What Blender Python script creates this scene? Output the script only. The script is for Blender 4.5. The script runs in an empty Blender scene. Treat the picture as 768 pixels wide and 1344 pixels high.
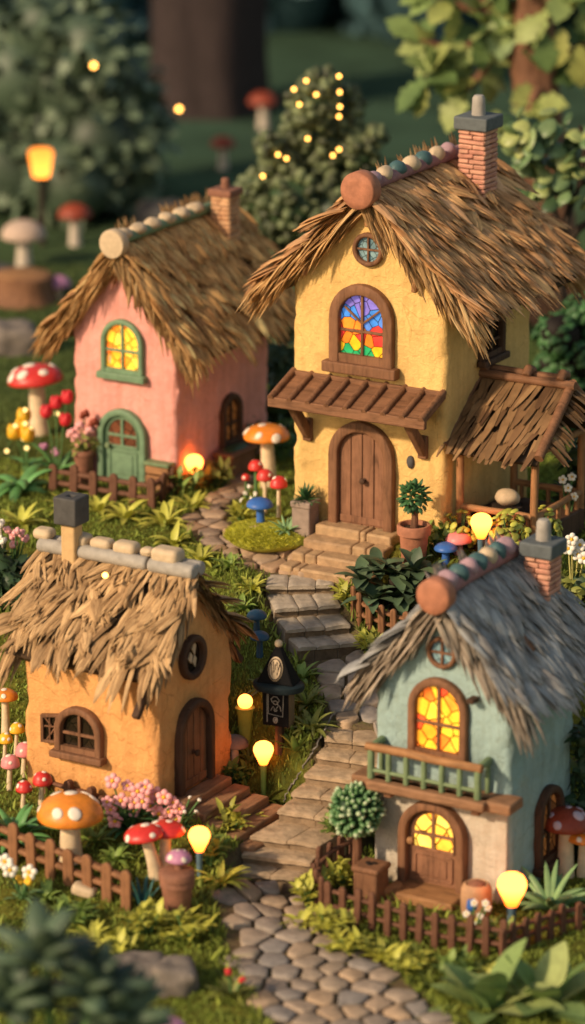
import bpy, math, random
import numpy as np
from mathutils import Vector, Matrix, noise as mnoise
random.seed(7)
R = math.radians
PI = math.pi
scene = bpy.context.scene
COL = scene.collection
rnd = random.random
def uni(a, b): return a + (b - a) * random.random()
def gau(s): return random.gauss(0, s)

# ------------------------------------------------------------------ camera model
F, CX, CY, PITCH, DIST = 5000.0, 384.0, 672.0, R(17), 50.0
FWD = Vector((0, math.cos(PITCH), -math.sin(PITCH)))
UP = Vector((0, math.sin(PITCH), math.cos(PITCH)))
RIGHT = Vector((1, 0, 0))
CAM = Vector((0, 0, 2.0)) - FWD * DIST
def ray(px, py): return FWD + RIGHT * ((px - CX) / F) - UP * ((py - CY) / F)
def at_z(px, py, z):
    r = ray(px, py); return CAM + r * ((z - CAM.z) / r.z)
def at_y(px, py, y):
    r = ray(px, py); return CAM + r * ((y - CAM.y) / r.y)
def kpx(p): return F / (p - CAM).dot(FWD)

# ------------------------------------------------------------------ mesh builder
class MB:
    def __init__(s): s.v = []; s.f = []; s.m = []; s.at = []; s.has_at = False
    def add(s, vs, fs, mi=0, at=None):
        o = len(s.v); s.v.extend([tuple(v) for v in vs])
        if at: s.has_at = True
        s.at.extend(at if at else [(0, 0)] * (len(s.v) - o))
        for f in fs: s.f.append(tuple(i + o for i in f)); s.m.append(mi)
    def box(s, c, size, rot=None, mi=0, taper=1.0):
        x, y, z = size[0] / 2, size[1] / 2, size[2] / 2
        vs = [Vector((a * x * (taper if e > 0 else 1), b * y * (taper if e > 0 else 1), e * z)) for e in (-1, 1) for b in (-1, 1) for a in (-1, 1)]
        if rot is not None: vs = [rot @ v for v in vs]
        c = Vector(c)
        s.add([v + c for v in vs], [(0, 2, 3, 1), (4, 5, 7, 6), (0, 1, 5, 4), (1, 3, 7, 5), (3, 2, 6, 7), (2, 0, 4, 6)], mi)
    def tube(s, pts, rad, n=8, mi=0, flat=1.0, up=None, caps=True, tip=False):
        pts = [Vector(p) for p in pts]; m = len(pts)
        if not hasattr(rad, '__len__'): rad = [rad] * m
        ref = Vector(up) if up is not None else None
        vs = []; prev = None
        for i, p in enumerate(pts):
            d = (pts[min(i + 1, m - 1)] - pts[max(i - 1, 0)])
            if d.length < 1e-9: d = Vector((0, 0, 1))
            d.normalize()
            if ref is not None: a = ref - d * ref.dot(d)
            elif prev is not None: a = prev - d * prev.dot(d)
            else: a = Vector((0, 0, 1)).cross(d) if abs(d.z) < .9 else Vector((1, 0, 0)).cross(d)
            if a.length < 1e-6: a = d.orthogonal()
            a.normalize(); prev = a; b = d.cross(a)
            for k in range(n):
                t = 2 * PI * k / n
                vs.append(p + (a * (math.cos(t) * flat) + b * math.sin(t)) * rad[i])
        fs = []
        for i in range(m - 1):
            for k in range(n):
                k2 = (k + 1) % n
                fs.append((i * n + k, i * n + k2, (i + 1) * n + k2, (i + 1) * n + k))
        if caps:
            fs.append(tuple(range(n))[::-1]); fs.append(tuple((m - 1) * n + k for k in range(n)))
        s.add(vs, fs, mi)
    def lathe(s, prof, n=20, c=(0, 0, 0), mi=0, M=None, wob=0.0, sx=1, sy=1):
        c = Vector(c); vs = []; m = len(prof); ph = rnd() * 6
        for (r, z) in prof:
            for k in range(n):
                t = 2 * PI * k / n
                rr = r * (1 + wob * math.sin(2 * t + ph) + wob * .6 * math.sin(3 * t + ph * 2))
                v = Vector((rr * math.cos(t) * sx, rr * math.sin(t) * sy, z))
                vs.append((M @ v if M is not None else v) + c)
        fs = []
        for i in range(m - 1):
            for k in range(n):
                k2 = (k + 1) % n
                fs.append((i * n + k, i * n + k2, (i + 1) * n + k2, (i + 1) * n + k))
        fs.append(tuple(range(n))[::-1]); fs.append(tuple((m - 1) * n + k for k in range(n)))
        s.add(vs, fs, mi)
    def ball(s, c, r, n=10, m=7, mi=0, M=None, wob=0.0):
        if not hasattr(r, '__len__'): r = (r, r, r)
        c = Vector(c); vs = [Vector((0, 0, -r[2]))]
        off = Vector((rnd() * 50, rnd() * 50, rnd() * 50))
        for i in range(1, m):
            a = -PI / 2 + PI * i / m
            for k in range(n):
                t = 2 * PI * k / n
                vs.append(Vector((r[0] * math.cos(a) * math.cos(t), r[1] * math.cos(a) * math.sin(t), r[2] * math.sin(a))))
        vs.append(Vector((0, 0, r[2])))
        if wob:
            vs = [v * (1 + wob * mnoise.noise(Vector((v.x / r[0], v.y / r[1], v.z / r[2])) * 1.1 + off)) for v in vs]
        if M is not None: vs = [M @ v for v in vs]
        fs = []
        for k in range(n): fs.append((0, 1 + (k + 1) % n, 1 + k))
        for i in range(m - 2):
            for k in range(n):
                a0 = 1 + i * n; b0 = a0 + n; k2 = (k + 1) % n
                fs.append((a0 + k, a0 + k2, b0 + k2, b0 + k))
        L = len(vs) - 1; a0 = 1 + (m - 2) * n
        for k in range(n): fs.append((a0 + k, a0 + (k + 1) % n, L))
        s.add([v + c for v in vs], fs, mi)
    def leaf(s, p, d, nrm, L, w, bend=0.3, n=5, prof=None, fold=.25, mi=0, sag=0.0, twist=0.0):
        # ribbon leaf with a folded mid rib; bends towards -nrm
        p = Vector(p); d = Vector(d).normalized(); nrm = Vector(nrm); nrm = (nrm - d * nrm.dot(d))
        if nrm.length < 1e-5: nrm = d.orthogonal()
        nrm.normalize()
        side = d.cross(nrm)
        if prof is None: prof = [.25, .8, 1, .85, .5, .04] if n == 5 else [math.sin(PI * min(.97, (.12 + .88 * i / n))) for i in range(n + 1)]
        vs = []; q = p.copy(); dd = d.copy(); nn = nrm.copy(); st = L / n
        for i in range(n + 1):
            wi = w * prof[i] * .5
            vs += [q - side * wi + nn * wi * fold, q, q + side * wi + nn * wi * fold]
            rot = Matrix.Rotation(-bend / n, 3, side) if True else None
            dd = (rot @ dd); nn = (rot @ nn)
            if sag: dd = (dd + Vector((0, 0, -sag / n))).normalized(); nn = side.cross(dd) * 1.0
            if twist:
                tw = Matrix.Rotation(twist / n, 3, dd); side = tw @ side; nn = tw @ nn
            q = q + dd * st
        fs = []
        for i in range(n):
            a = 3 * i
            fs += [(a, a + 1, a + 4, a + 3), (a + 1, a + 2, a + 5, a + 4)]
        s.add(vs, fs, mi)
    def fleshy(s, p, d, L, r, bend=.6, n=7, flat=.55, mi=0, seg=6, prof=None, sag=0.0):
        p = Vector(p); d = Vector(d).normalized()
        side = d.cross(Vector((0, 0, 1)))
        if side.length < 1e-3: side = Vector((1, 0, 0))
        side.normalize(); nn = side.cross(d)
        pts = [p]; dd = d.copy(); q = p.copy()
        for i in range(n):
            dd = Matrix.Rotation(-bend / n, 3, side) @ dd
            if sag: dd = (dd + Vector((0, 0, -sag / n))).normalized()
            q = q + dd * (L / n); pts.append(q.copy())
        if prof is None: prof = [.7, .95, 1, .95, .85, .7, .48, .14]
        rad = [r * prof[min(len(prof) - 1, int(round(i * (len(prof) - 1) / n)))] for i in range(n + 1)]
        # flatten along local normal: use side axis as up with full radius
        s.tube_flat(pts, rad, side, flat, seg, mi)
    def tube_flat(s, pts, rad, side, flat, n, mi):
        m = len(pts); vs = []
        for i, p in enumerate(pts):
            d = (pts[min(i + 1, m - 1)] - pts[max(i - 1, 0)]).normalized()
            b = side.cross(d)
            for k in range(n):
                t = 2 * PI * k / n
                vs.append(p + (side * math.cos(t) + b * (math.sin(t) * flat)) * rad[i])
        fs = []
        for i in range(m - 1):
            for k in range(n):
                k2 = (k + 1) % n
                fs.append((i * n + k, i * n + k2, (i + 1) * n + k2, (i + 1) * n + k))
        fs.append(tuple(range(n))[::-1]); fs.append(tuple((m - 1) * n + k for k in range(n)))
        s.add(vs, fs, mi)
    # ---- outlines in the XZ plane, outward = -Y
    def sweep(s, outline, prof, closed, mi=0):
        # outline(s) -> list of (x,z) inset by s ; prof: list of (inset, y)
        rings = [[Vector((x, y, z)) for (x, z) in outline(i)] for (i, y) in prof]
        n = len(rings[0]); vs = [v for r in rings for v in r]; fs = []
        m = len(rings)
        for i in range(m - 1):
            for k in range(n if closed else n - 1):
                k2 = (k + 1) % n
                fs.append((i * n + k, (i + 1) * n + k, (i + 1) * n + k2, i * n + k2))
        if not closed:
            fs.append(tuple(i * n for i in range(m))); fs.append(tuple(i * n + n - 1 for i in range(m))[::-1])
        s.add(vs, fs, mi)
    def panel(s, pts, y, ythick=0.0, mi=0):
        n = len(pts)
        vs = [Vector((x, y, z)) for x, z in pts]; fs = [tuple(range(n))[::-1]]
        if ythick:
            vs += [Vector((x, y + ythick, z)) for x, z in pts]
            fs += [(k, (k + 1) % n, n + (k + 1) % n, n + k) for k in range(n)]
            fs.append(tuple(n + k for k in range(n)))
        s.add(vs, fs, mi)

def arch(w, h, n=16, ry=None):
    rx = w / 2; ry = min(rx, h) if ry is None else min(ry, h)
    pts = [(-rx, 0)]
    zb = h - ry
    for i in range(n + 1):
        t = PI - PI * i / n
        pts.append((rx * math.cos(t), zb + ry * math.sin(t)))
    pts.append((rx, 0))
    return pts
def circ(r, n=28, cz=0): return [(r * math.cos(2 * PI * k / n), cz + r * math.sin(2 * PI * k / n)) for k in range(n)][::-1]

def obj(name, mb, mats, parent=None, loc=None, rotz=0, bevel=0, seg=2, sharp=42, kind=None):
    me = bpy.data.meshes.new(name)
    me.from_pydata(mb.v, [], mb.f)
    if not isinstance(mats, (list, tuple)): mats = [mats]
    for m in mats: me.materials.append(m)
    if len(mats) > 1: me.polygons.foreach_set('material_index', mb.m)
    me.polygons.foreach_set('use_smooth', [True] * len(me.polygons))
    if mb.has_at:
        for i, nm in enumerate(('across', 'along')):
            a = me.attributes.new(nm, 'FLOAT', 'POINT'); a.data.foreach_set('value', [q[i] for q in mb.at])
    me.update()
    if sharp: me.set_sharp_from_angle(angle=R(sharp))
    o = bpy.data.objects.new(name, me); COL.objects.link(o)
    if parent is not None: o.parent = parent
    if loc is not None: o.location = loc
    if rotz: o.rotation_euler = (0, 0, rotz)
    if bevel:
        b = o.modifiers.new('bevel', 'BEVEL'); b.width = bevel; b.segments = seg; b.limit_method = 'ANGLE'; b.angle_limit = R(40)
        b.harden_normals = False
    if kind: o['kind'] = kind
    return o
def tag(o, label, cat, group=None, kind=None):
    o['label'] = label; o['category'] = cat
    if group: o['group'] = group
    if kind: o['kind'] = kind
    return o
def thing(name, label, cat, loc=(0, 0, 0), rotz=0, group=None):
    o = bpy.data.objects.new(name, None); COL.objects.link(o)
    o.location = loc; o.rotation_euler = (0, 0, rotz); o.empty_display_size = .1
    return tag(o, label, cat, group)
def dup(root, loc, rotz, label=None, scale=1.0):
    r = root.copy(); COL.objects.link(r); r.location = loc; r.rotation_euler = (0, 0, rotz); r.scale = (scale,) * 3
    if label: r['label'] = label
    for ch in list(root.children):
        c = ch.copy(); COL.objects.link(c); c.parent = r
        for g in list(ch.children):
            d = g.copy(); COL.objects.link(d); d.parent = c
    return r

# ------------------------------------------------------------------ materials
class NT:
    def __init__(s, name):
        s.mat = bpy.data.materials.new(name); s.mat.use_nodes = True
        s.t = s.mat.node_tree; s.t.nodes.clear()
        s.out = s.n('ShaderNodeOutputMaterial')
    def n(s, typ, **kw):
        nd = s.t.nodes.new(typ)
        for k, v in kw.items():
            if k in nd.inputs: nd.inputs[k].default_value = v
            else: setattr(nd, k, v)
        return nd
    def l(s, a, b): s.t.links.new(a, b)
def ramp(nt, cols, fac, interp='LINEAR'):
    r = nt.n('ShaderNodeValToRGB'); r.color_ramp.interpolation = interp
    e = r.color_ramp.elements
    while len(e) < len(cols): e.new(0.5)
    for i, c in enumerate(cols):
        if len(c) == 2: pos, cc = c
        else: pos, cc = i / max(1, len(cols) - 1), c
        e[i].position = pos; e[i].color = (*cc, 1)
    nt.l(fac, r.inputs[0]); return r.outputs[0]
def mixc(nt, fac, a, b, mode='MIX'):
    m = nt.n('ShaderNodeMix'); m.data_type = 'RGBA'; m.blend_type = mode
    for sock, v in ((m.inputs[0], fac), (m.inputs[6], a), (m.inputs[7], b)):
        if hasattr(v, 'is_linked'): nt.l(v, sock)
        elif hasattr(v, '__len__'): sock.default_value = (*v, 1) if len(v) == 3 else v
        else: sock.default_value = v
    return m.outputs[2]
def tc(nt, scale=(1, 1, 1)):
    t = nt.n('ShaderNodeTexCoord'); m = nt.n('ShaderNodeMapping'); m.inputs['Scale'].default_value = scale
    nt.l(t.outputs['Object'], m.inputs[0]); return m.outputs[0]
def noise(nt, vec, scale, detail=4, rough=.6, dist=0.0):
    n = nt.n('ShaderNodeTexNoise'); n.inputs['Scale'].default_value = scale; n.inputs['Detail'].default_value = detail
    n.inputs['Roughness'].default_value = rough; n.inputs['Distortion'].default_value = dist
    nt.l(vec, n.inputs['Vector']); return n.outputs['Fac']
def bump(nt, h, strength, dist=.05, prev=None):
    b = nt.n('ShaderNodeBump'); b.inputs['Strength'].default_value = strength; b.inputs['Distance'].default_value = dist
    nt.l(h, b.inputs['Height'])
    if prev is not None: nt.l(prev, b.inputs['Normal'])
    return b.outputs[0]
def mathn(nt, op, a, b=0.5):
    m = nt.n('ShaderNodeMath'); m.operation = op
    for sock, v in ((m.inputs[0], a), (m.inputs[1], b)):
        if hasattr(v, 'is_linked'): nt.l(v, sock)
        else: sock.default_value = v
    return m.outputs[0]
def shade(c, k): return tuple(min(1, max(0, x * k)) for x in c)

def clay(name, col, var=.25, rough=.7, bmp=.3, scale=9, island=None, spec=.3, stretch=(1, 1, 1), sss=0.0, fine=60, cols=None, transl=0.0, coat=0.0):
    nt = NT(name); v = tc(nt, stretch)
    p = nt.n('ShaderNodeBsdfPrincipled'); p.inputs['Roughness'].default_value = rough
    p.inputs['Specular IOR Level'].default_value = spec
    n1 = noise(nt, v, scale, 5, .6)
    if cols or island:
        g = nt.n('ShaderNodeNewGeometry')
        cc = cols or [shade(col, 1 - island), col, shade(col, 1 + island)]
        c = ramp(nt, cc, g.outputs['Random Per Island'])
    else:
        rgb = nt.n('ShaderNodeRGB'); rgb.outputs[0].default_value = (*col, 1); c = rgb.outputs[0]
    dark = ramp(nt, [(.3, (1 - var,) * 3), (.7, (1 + var * .35,) * 3)], n1)
    c = mixc(nt, 1.0, c, dark, 'MULTIPLY')
    nt.l(c, p.inputs['Base Color'])
    if bmp:
        n2 = noise(nt, v, fine, 3, .6)
        b = bump(nt, n1, bmp * .7, .04); b = bump(nt, n2, bmp * .5, .01, b)
        nt.l(b, p.inputs['Normal'])
    if sss:
        p.inputs['Subsurface Weight'].default_value = sss; p.inputs['Subsurface Radius'].default_value = (.1, .06, .03); p.inputs['Subsurface Scale'].default_value = .5
    if coat: p.inputs['Coat Weight'].default_value = coat; p.inputs['Coat Roughness'].default_value = .35
    if transl:
        tr = nt.n('ShaderNodeBsdfTranslucent'); nt.l(c, tr.inputs[0])
        mx = nt.n('ShaderNodeMixShader'); mx.inputs[0].default_value = transl
        nt.l(p.outputs[0], mx.inputs[1]); nt.l(tr.outputs[0], mx.inputs[2]); nt.l(mx.outputs[0], nt.out.inputs[0])
    else: nt.l(p.outputs[0], nt.out.inputs[0])
    return nt.mat

def stucco(name, col):
    nt = NT(name); v = tc(nt)
    p = nt.n('ShaderNodeBsdfPrincipled'); p.inputs['Roughness'].default_value = .88; p.inputs['Specular IOR Level'].default_value = .2
    n1 = noise(nt, v, 2.2, 6, .65); n2 = noise(nt, v, 11, 5, .65, .8); n3 = noise(nt, v, 55, 3, .6)
    vo = nt.n('ShaderNodeTexVoronoi'); vo.inputs['Scale'].default_value = 7; nt.l(v, vo.inputs['Vector'])
    c = ramp(nt, [(.3, shade(col, .84)), (.5, col), (.75, shade(col, 1.08))], n1)
    blot = ramp(nt, [(.40, (.80, .74, .66)), (.52, (1, 1, 1))], n2)
    c = mixc(nt, .3, c, blot, 'MULTIPLY')
    vs_ = tc(nt, (9, 9, .7)); ns = noise(nt, vs_, 1.0, 4, .6)
    c = mixc(nt, .35, c, ramp(nt, [(.35, (.72, .66, .58)), (.55, (1, 1, 1))], ns), 'MULTIPLY')
    vc = nt.n('ShaderNodeTexVoronoi'); vc.feature = 'DISTANCE_TO_EDGE'; vc.inputs['Scale'].default_value = 1.7
    wv = nt.n('ShaderNodeMix'); wv.data_type = 'VECTOR'; wv.inputs[0].default_value = .18; nt.l(v, wv.inputs[4])
    nz = nt.n('ShaderNodeTexNoise'); nz.inputs['Scale'].default_value = 3; nz.inputs['Detail'].default_value = 5; nt.l(v, nz.inputs['Vector']); nt.l(nz.outputs['Color'], wv.inputs[5]); nt.l(wv.outputs[1], vc.inputs['Vector'])
    ck = ramp(nt, [(0, (.55, .46, .38)), (.012, (1, 1, 1))], vc.outputs['Distance'])
    c = mixc(nt, mathn(nt, 'MULTIPLY', mathn(nt, 'GREATER_THAN', n1, .52), .55), c, ck, 'MULTIPLY')
    # dirt towards the base
    sep = nt.n('ShaderNodeSeparateXYZ'); t = nt.n('ShaderNodeTexCoord'); nt.l(t.outputs['Object'], sep.inputs[0])
    dz = mathn(nt, 'ADD', sep.outputs[2], mathn(nt, 'MULTIPLY', n2, .35))
    dirt = ramp(nt, [(.12, (.55, .47, .36)), (.5, (1, 1, 1))], dz)
    c = mixc(nt, .8, c, dirt, 'MULTIPLY')
    nt.l(c, p.inputs['Base Color'])
    b = bump(nt, n2, .55, .05); b = bump(nt, vo.outputs['Distance'], .25, .03, b); b = bump(nt, n3, .6, .014, b)
    nt.l(b, p.inputs['Normal']); nt.l(p.outputs[0], nt.out.inputs[0]); return nt.mat

def wood(name, col, axis=2, var=.4, rough=.7, grain=1.0):
    st = [14, 14, 14]; st[axis] = 1.6
    nt = NT(name); v = tc(nt, tuple(st))
    p = nt.n('ShaderNodeBsdfPrincipled'); p.inputs['Roughness'].default_value = rough; p.inputs['Specular IOR Level'].default_value = .25
    n1 = noise(nt, v, 1.0, 6, .65, 1.2); v2 = tc(nt); n2 = noise(nt, v2, 5, 3)
    c = ramp(nt, [(.28, shade(col, 1 - var * 1.35)), (.47, col), (.72, shade(col, 1 + var * .8))], n1)
    c = mixc(nt, .7, c, ramp(nt, [(.3, (.65, .6, .55)), (.65, (1.05, 1.03, 1))], n2), 'MULTIPLY')
    nt.l(c, p.inputs['Base Color'])
    b = bump(nt, n1, .5 * grain, .03); nt.l(b, p.inputs['Normal'])
    nt.l(p.outputs[0], nt.out.inputs[0]); return nt.mat

def straw(name, cols, rough=.7):
    nt = NT(name); g = nt.n('ShaderNodeNewGeometry')
    p = nt.n('ShaderNodeBsdfPrincipled'); p.inputs['Roughness'].default_value = rough; p.inputs['Specular IOR Level'].default_value = .25
    c = ramp(nt, cols, g.outputs['Random Per Island'])
    v = tc(nt); n1 = noise(nt, v, 3.0, 4)
    c = mixc(nt, 1, c, ramp(nt, [(.3, (.68, .64, .6)), (.65, (1.12, 1.1, 1.05))], n1), 'MULTIPLY')
    aa = nt.n('ShaderNodeAttribute'); aa.attribute_name = 'across'; al = nt.n('ShaderNodeAttribute'); al.attribute_name = 'along'
    cb = nt.n('ShaderNodeCombineXYZ'); nt.l(mathn(nt, 'MULTIPLY', aa.outputs['Fac'], 7.0), cb.inputs[0])
    nt.l(mathn(nt, 'MULTIPLY', g.outputs['Random Per Island'], 60.0), cb.inputs[1]); nt.l(mathn(nt, 'MULTIPLY', al.outputs['Fac'], .9), cb.inputs[2])
    n2 = noise(nt, cb.outputs[0], 1.0, 3, .6)
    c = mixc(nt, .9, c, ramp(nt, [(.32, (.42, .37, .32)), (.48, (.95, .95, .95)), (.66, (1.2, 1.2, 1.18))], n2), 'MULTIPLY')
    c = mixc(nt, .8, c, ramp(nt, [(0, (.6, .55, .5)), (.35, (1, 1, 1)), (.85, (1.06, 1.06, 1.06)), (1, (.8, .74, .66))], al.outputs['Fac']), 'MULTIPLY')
    nt.l(c, p.inputs['Base Color']); nt.l(bump(nt, n2, .6, .02), p.inputs['Normal'])
    nt.l(p.outputs[0], nt.out.inputs[0]); return nt.mat

def glass(name, cols, scale=9.0, by_height=None, strength=1.2, lead=.06, edge=(.03, .015, .005)):
    nt = NT(name); t = nt.n('ShaderNodeTexCoord'); sp = nt.n('ShaderNodeSeparateXYZ'); nt.l(t.outputs['Object'], sp.inputs[0])
    cb = nt.n('ShaderNodeCombineXYZ'); nt.l(sp.outputs[0], cb.inputs[0]); nt.l(sp.outputs[2], cb.inputs[1])
    vo = nt.n('ShaderNodeTexVoronoi'); vo.voronoi_dimensions = '2D'; vo.inputs['Scale'].default_value = scale; nt.l(cb.outputs[0], vo.inputs['Vector'])
    ve = nt.n('ShaderNodeTexVoronoi'); ve.voronoi_dimensions = '2D'; ve.feature = 'DISTANCE_TO_EDGE'; ve.inputs['Scale'].default_value = scale; nt.l(cb.outputs[0], ve.inputs['Vector'])
    sc = nt.n('ShaderNodeSeparateColor'); nt.l(vo.outputs['Color'], sc.inputs[0])
    if by_height:
        s2 = nt.n('ShaderNodeSeparateXYZ'); nt.l(vo.outputs['Position'], s2.inputs[0])
        h = mathn(nt, 'DIVIDE', s2.outputs[1], by_height)
        h = mathn(nt, 'ADD', h, mathn(nt, 'MULTIPLY', mathn(nt, 'SUBTRACT', sc.outputs[0], .5), .16))
        c = ramp(nt, cols, h, 'CONSTANT')
    else: c = ramp(nt, cols, sc.outputs[0])
    n = noise(nt, cb.outputs[0], 6, 3)
    c = mixc(nt, .7, c, ramp(nt, [(.3, (.55, .5, .45)), (.65, (1.2, 1.2, 1.1))], n), 'MULTIPLY')
    m = ramp(nt, [(lead * .5, edge), (lead, (1, 1, 1))], ve.outputs['Distance'])
    c = mixc(nt, 1, c, m, 'MULTIPLY')
    p = nt.n('ShaderNodeBsdfPrincipled'); p.inputs['Roughness'].default_value = .25
    nt.l(c, p.inputs['Base Color']); nt.l(c, p.inputs['Emission Color']); p.inputs['Emission Strength'].default_value = strength
    nt.l(p.outputs[0], nt.out.inputs[0]); return nt.mat

def emit(name, lo, hi, z0, z1):
    nt = NT(name); t = nt.n('ShaderNodeTexCoord'); sp = nt.n('ShaderNodeSeparateXYZ'); nt.l(t.outputs['Object'], sp.inputs[0])
    mr = nt.n('ShaderNodeMapRange'); mr.inputs[1].default_value = z0; mr.inputs[2].default_value = z1; nt.l(sp.outputs[2], mr.inputs[0])
    c = mixc(nt, mr.outputs[0], lo, hi)
    e = nt.n('ShaderNodeEmission'); nt.l(c, e.inputs[0]); e.inputs[1].default_value = 1
    nt.l(e.outputs[0], nt.out.inputs[0]); return nt.mat

M = {}
M['wood'] = wood('brown_wood', (.20, .098, .052))
M['wood_x'] = wood('brown_wood_long', (.215, .105, .055), axis=0)
M['wood_dark'] = wood('dark_wood', (.075, .04, .024))
M['wood_door'] = wood('door_wood', (.235, .115, .065))
M['wood_tan'] = wood('tan_wood', (.33, .17, .075), axis=0)
M['wood_tan_v'] = wood('tan_wood_upright', (.34, .17, .075))
M['wood_ledge'] = wood('ledge_wood', (.27, .145, .078), axis=0)
M['wood_plank'] = wood('doorstep_plank', (.30, .165, .09), axis=0)
M['fence'] = wood('fence_wood', (.26, .125, .06))
M['fence_dark'] = wood('fence_wood_dark', (.15, .07, .042))
M['yellow'] = stucco('yellow_stucco', (.76, .50, .185))
M['pink'] = stucco('pink_stucco', (.80, .365, .315))
M['orange'] = stucco('orange_stucco', (.73, .37, .135))
M['teal'] = stucco('teal_stucco', (.315, .44, .43))
M['cream'] = stucco('cream_stucco', (.56, .50, .41))
M['straw_gold'] = straw('golden_straw', [(0.374, 0.188, 0.074), (0.714, 0.394, 0.147), (0.850, 0.535, 0.221), (0.579, 0.315, 0.125), (0.850, 0.660, 0.296)])
M['straw_brown'] = straw('brown_straw', [(0.320, 0.162, 0.074), (0.642, 0.347, 0.152), (0.850, 0.514, 0.231), (0.470, 0.258, 0.121), (0.769, 0.455, 0.243)])
M['straw_tan'] = straw('tan_straw', [(.24, .145, .07), (.50, .325, .165), (.62, .42, .225), (.34, .215, .11), (.55, .37, .195)])
M['straw_grey'] = straw('grey_straw', [(.20, .21, .215), (.35, .36, .37), (.46, .46, .455), (.27, .29, .31), (.38, .35, .33)])
M['straw_verge'] = straw('sunlit_straw', [(0.420, 0.225, 0.083), (0.693, 0.421, 0.175), (0.819, 0.539, 0.248), (0.546, 0.314, 0.129), (0.840, 0.588, 0.294)])
M['straw_greyv'] = straw('pale_grey_straw', [(.34, .28, .22), (.52, .44, .36), (.6, .52, .43), (.42, .36, .3)])
M['under'] = clay('thatch_underlay', (.07, .04, .02), bmp=.4)
M['under_grey'] = clay('thatch_underlay_grey', (.09, .09, .088), bmp=.4)
M['green_paint'] = clay('green_painted_wood', (.16, .26, .155), var=.25, rough=.55)
M['green_rail'] = clay('green_balcony_paint', (.17, .235, .12), var=.25, rough=.6)
M['terracotta'] = clay('terracotta', (.42, .17, .095), var=.3)
M['terracotta_dk'] = clay('dark_terracotta', (.26, .115, .07), var=.3)
M['brick'] = clay('pink_brick', (.58, .27, .185), var=.3, cols=[(.46, .2, .14), (.62, .29, .2), (.66, .36, .24)])
M['brick_tan'] = clay('tan_brick', (.6, .33, .17), var=.3, cols=[(.5, .26, .13), (.62, .34, .18), (.66, .4, .22)])
M['mortar'] = clay('mortar', (.16, .085, .06))
M['slate'] = clay('slate_grey', (.11, .125, .13), var=.3)
M['slate_dark'] = clay('charcoal_clay', (.075, .072, .07), var=.3)
M['stone_beige'] = clay('beige_stone', (.56, .43, .28), var=.2, rough=.6)
M['stone_grey'] = clay('pale_grey_stone', (.36, .33, .29), var=.25, rough=.7)
M['stone_mauve'] = clay('mauve_stone', (.42, .27, .30), var=.2, rough=.5)
M['stone_teal'] = clay('dark_teal_stone', (.06, .125, .13), var=.2, rough=.5)
M['pole_mauve'] = clay('mauve_paint', (.33, .165, .17), var=.25)
M['flag'] = clay('flagstone', (.3, .25, .2), var=.35, bmp=.7, scale=6, cols=[(.24, .20, .17), (.36, .28, .205), (.44, .31, .20), (.27, .245, .225), (.40, .30, .21)])
M['flag_warm'] = clay('warm_flagstone', (.4, .25, .15), var=.3, bmp=.6, scale=6, cols=[(.36, .23, .14), (.45, .29, .175), (.40, .28, .185), (.30, .22, .165)])
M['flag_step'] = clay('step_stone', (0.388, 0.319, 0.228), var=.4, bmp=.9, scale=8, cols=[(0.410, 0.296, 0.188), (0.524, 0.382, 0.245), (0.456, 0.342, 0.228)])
M['riser_shaded'] = clay('shaded_riser_stone', (0.253, 0.178, 0.109), var=.4, bmp=.9, scale=7)  # same stone as the treads, with riser shade put into a darker colour
M['flag_light'] = clay('pale_step_stone', (0.440, 0.374, 0.297), var=.35, bmp=.8, scale=7, cols=[(0.418, 0.352, 0.275), (0.517, 0.440, 0.341), (0.462, 0.385, 0.303)])
M['shingle'] = straw('shingle_straw', [(.17, .095, .05), (.34, .205, .105), (.42, .27, .14), (.25, .15, .075), (.37, .24, .13)])
M['rock'] = clay('grey_rock', (.2, .17, .145), var=.45, bmp=.8, scale=4)
M['soil'] = clay('soil', (.035, .022, .014), bmp=.8, scale=20)
M['dark'] = clay('dark_interior', (.012, .008, .006), bmp=0)
M['red'] = clay('red_cap', (.62, .038, .03), var=.2, rough=.38, bmp=.1, sss=.1, spec=.45)
M['cap_orange'] = clay('orange_cap', (.80, .26, .03), var=.3, rough=.38, bmp=.1, sss=.1, spec=.45)
M['cap_yellow'] = clay('yellow_cap', (.85, .46, .03), var=.15, rough=.4, bmp=.1, sss=.1)
M['cap_pink'] = clay('pink_cap', (.76, .25, .25), var=.15, rough=.4, bmp=.1, sss=.1)
M['cap_blue'] = clay('blue_cap', (.045, .14, .45), var=.2, rough=.42, bmp=.1)
M['cap_navy'] = clay('dark_blue_cap', (.03, .085, .15), var=.2, rough=.42, bmp=.1)
M['cap_grey'] = clay('grey_cap', (.22, .175, .145), var=.25, rough=.6)
M['cap_brown'] = clay('dark_red_cap', (.26, .05, .025), var=.25, rough=.45)
M['cap_mauve'] = clay('mauve_cap', (.5, .22, .36), var=.2, rough=.45)
M['cap_beige'] = clay('beige_cap', (.5, .37, .29), var=.2, rough=.6)
M['spot'] = clay('cap_spot', (.82, .72, .6), var=.1, rough=.6)
M['spot_mauve'] = clay('mauve_spot', (.5, .4, .46), var=.1)
M['stem'] = clay('cream_stem', (.72, .56, .36), var=.2, rough=.6, sss=.1)
M['stem_pale'] = clay('pale_stem', (.55, .47, .38), var=.2)
M['stem_green'] = clay('green_stem', (.09, .19, .06), var=.2)
M['petal_pink'] = clay('pink_petal', (.84, .40, .40), var=.12, rough=.5, sss=.1, bmp=.05)
M['petal_white'] = clay('white_petal', (.82, .78, .68), var=.1, rough=.5, bmp=.05)
M['petal_yellow'] = clay('yellow_petal', (.85, .5, .04), var=.1, rough=.5, bmp=.05)
M['petal_red'] = clay('red_petal', (.6, .03, .04), var=.15, rough=.45, bmp=.05)
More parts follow.
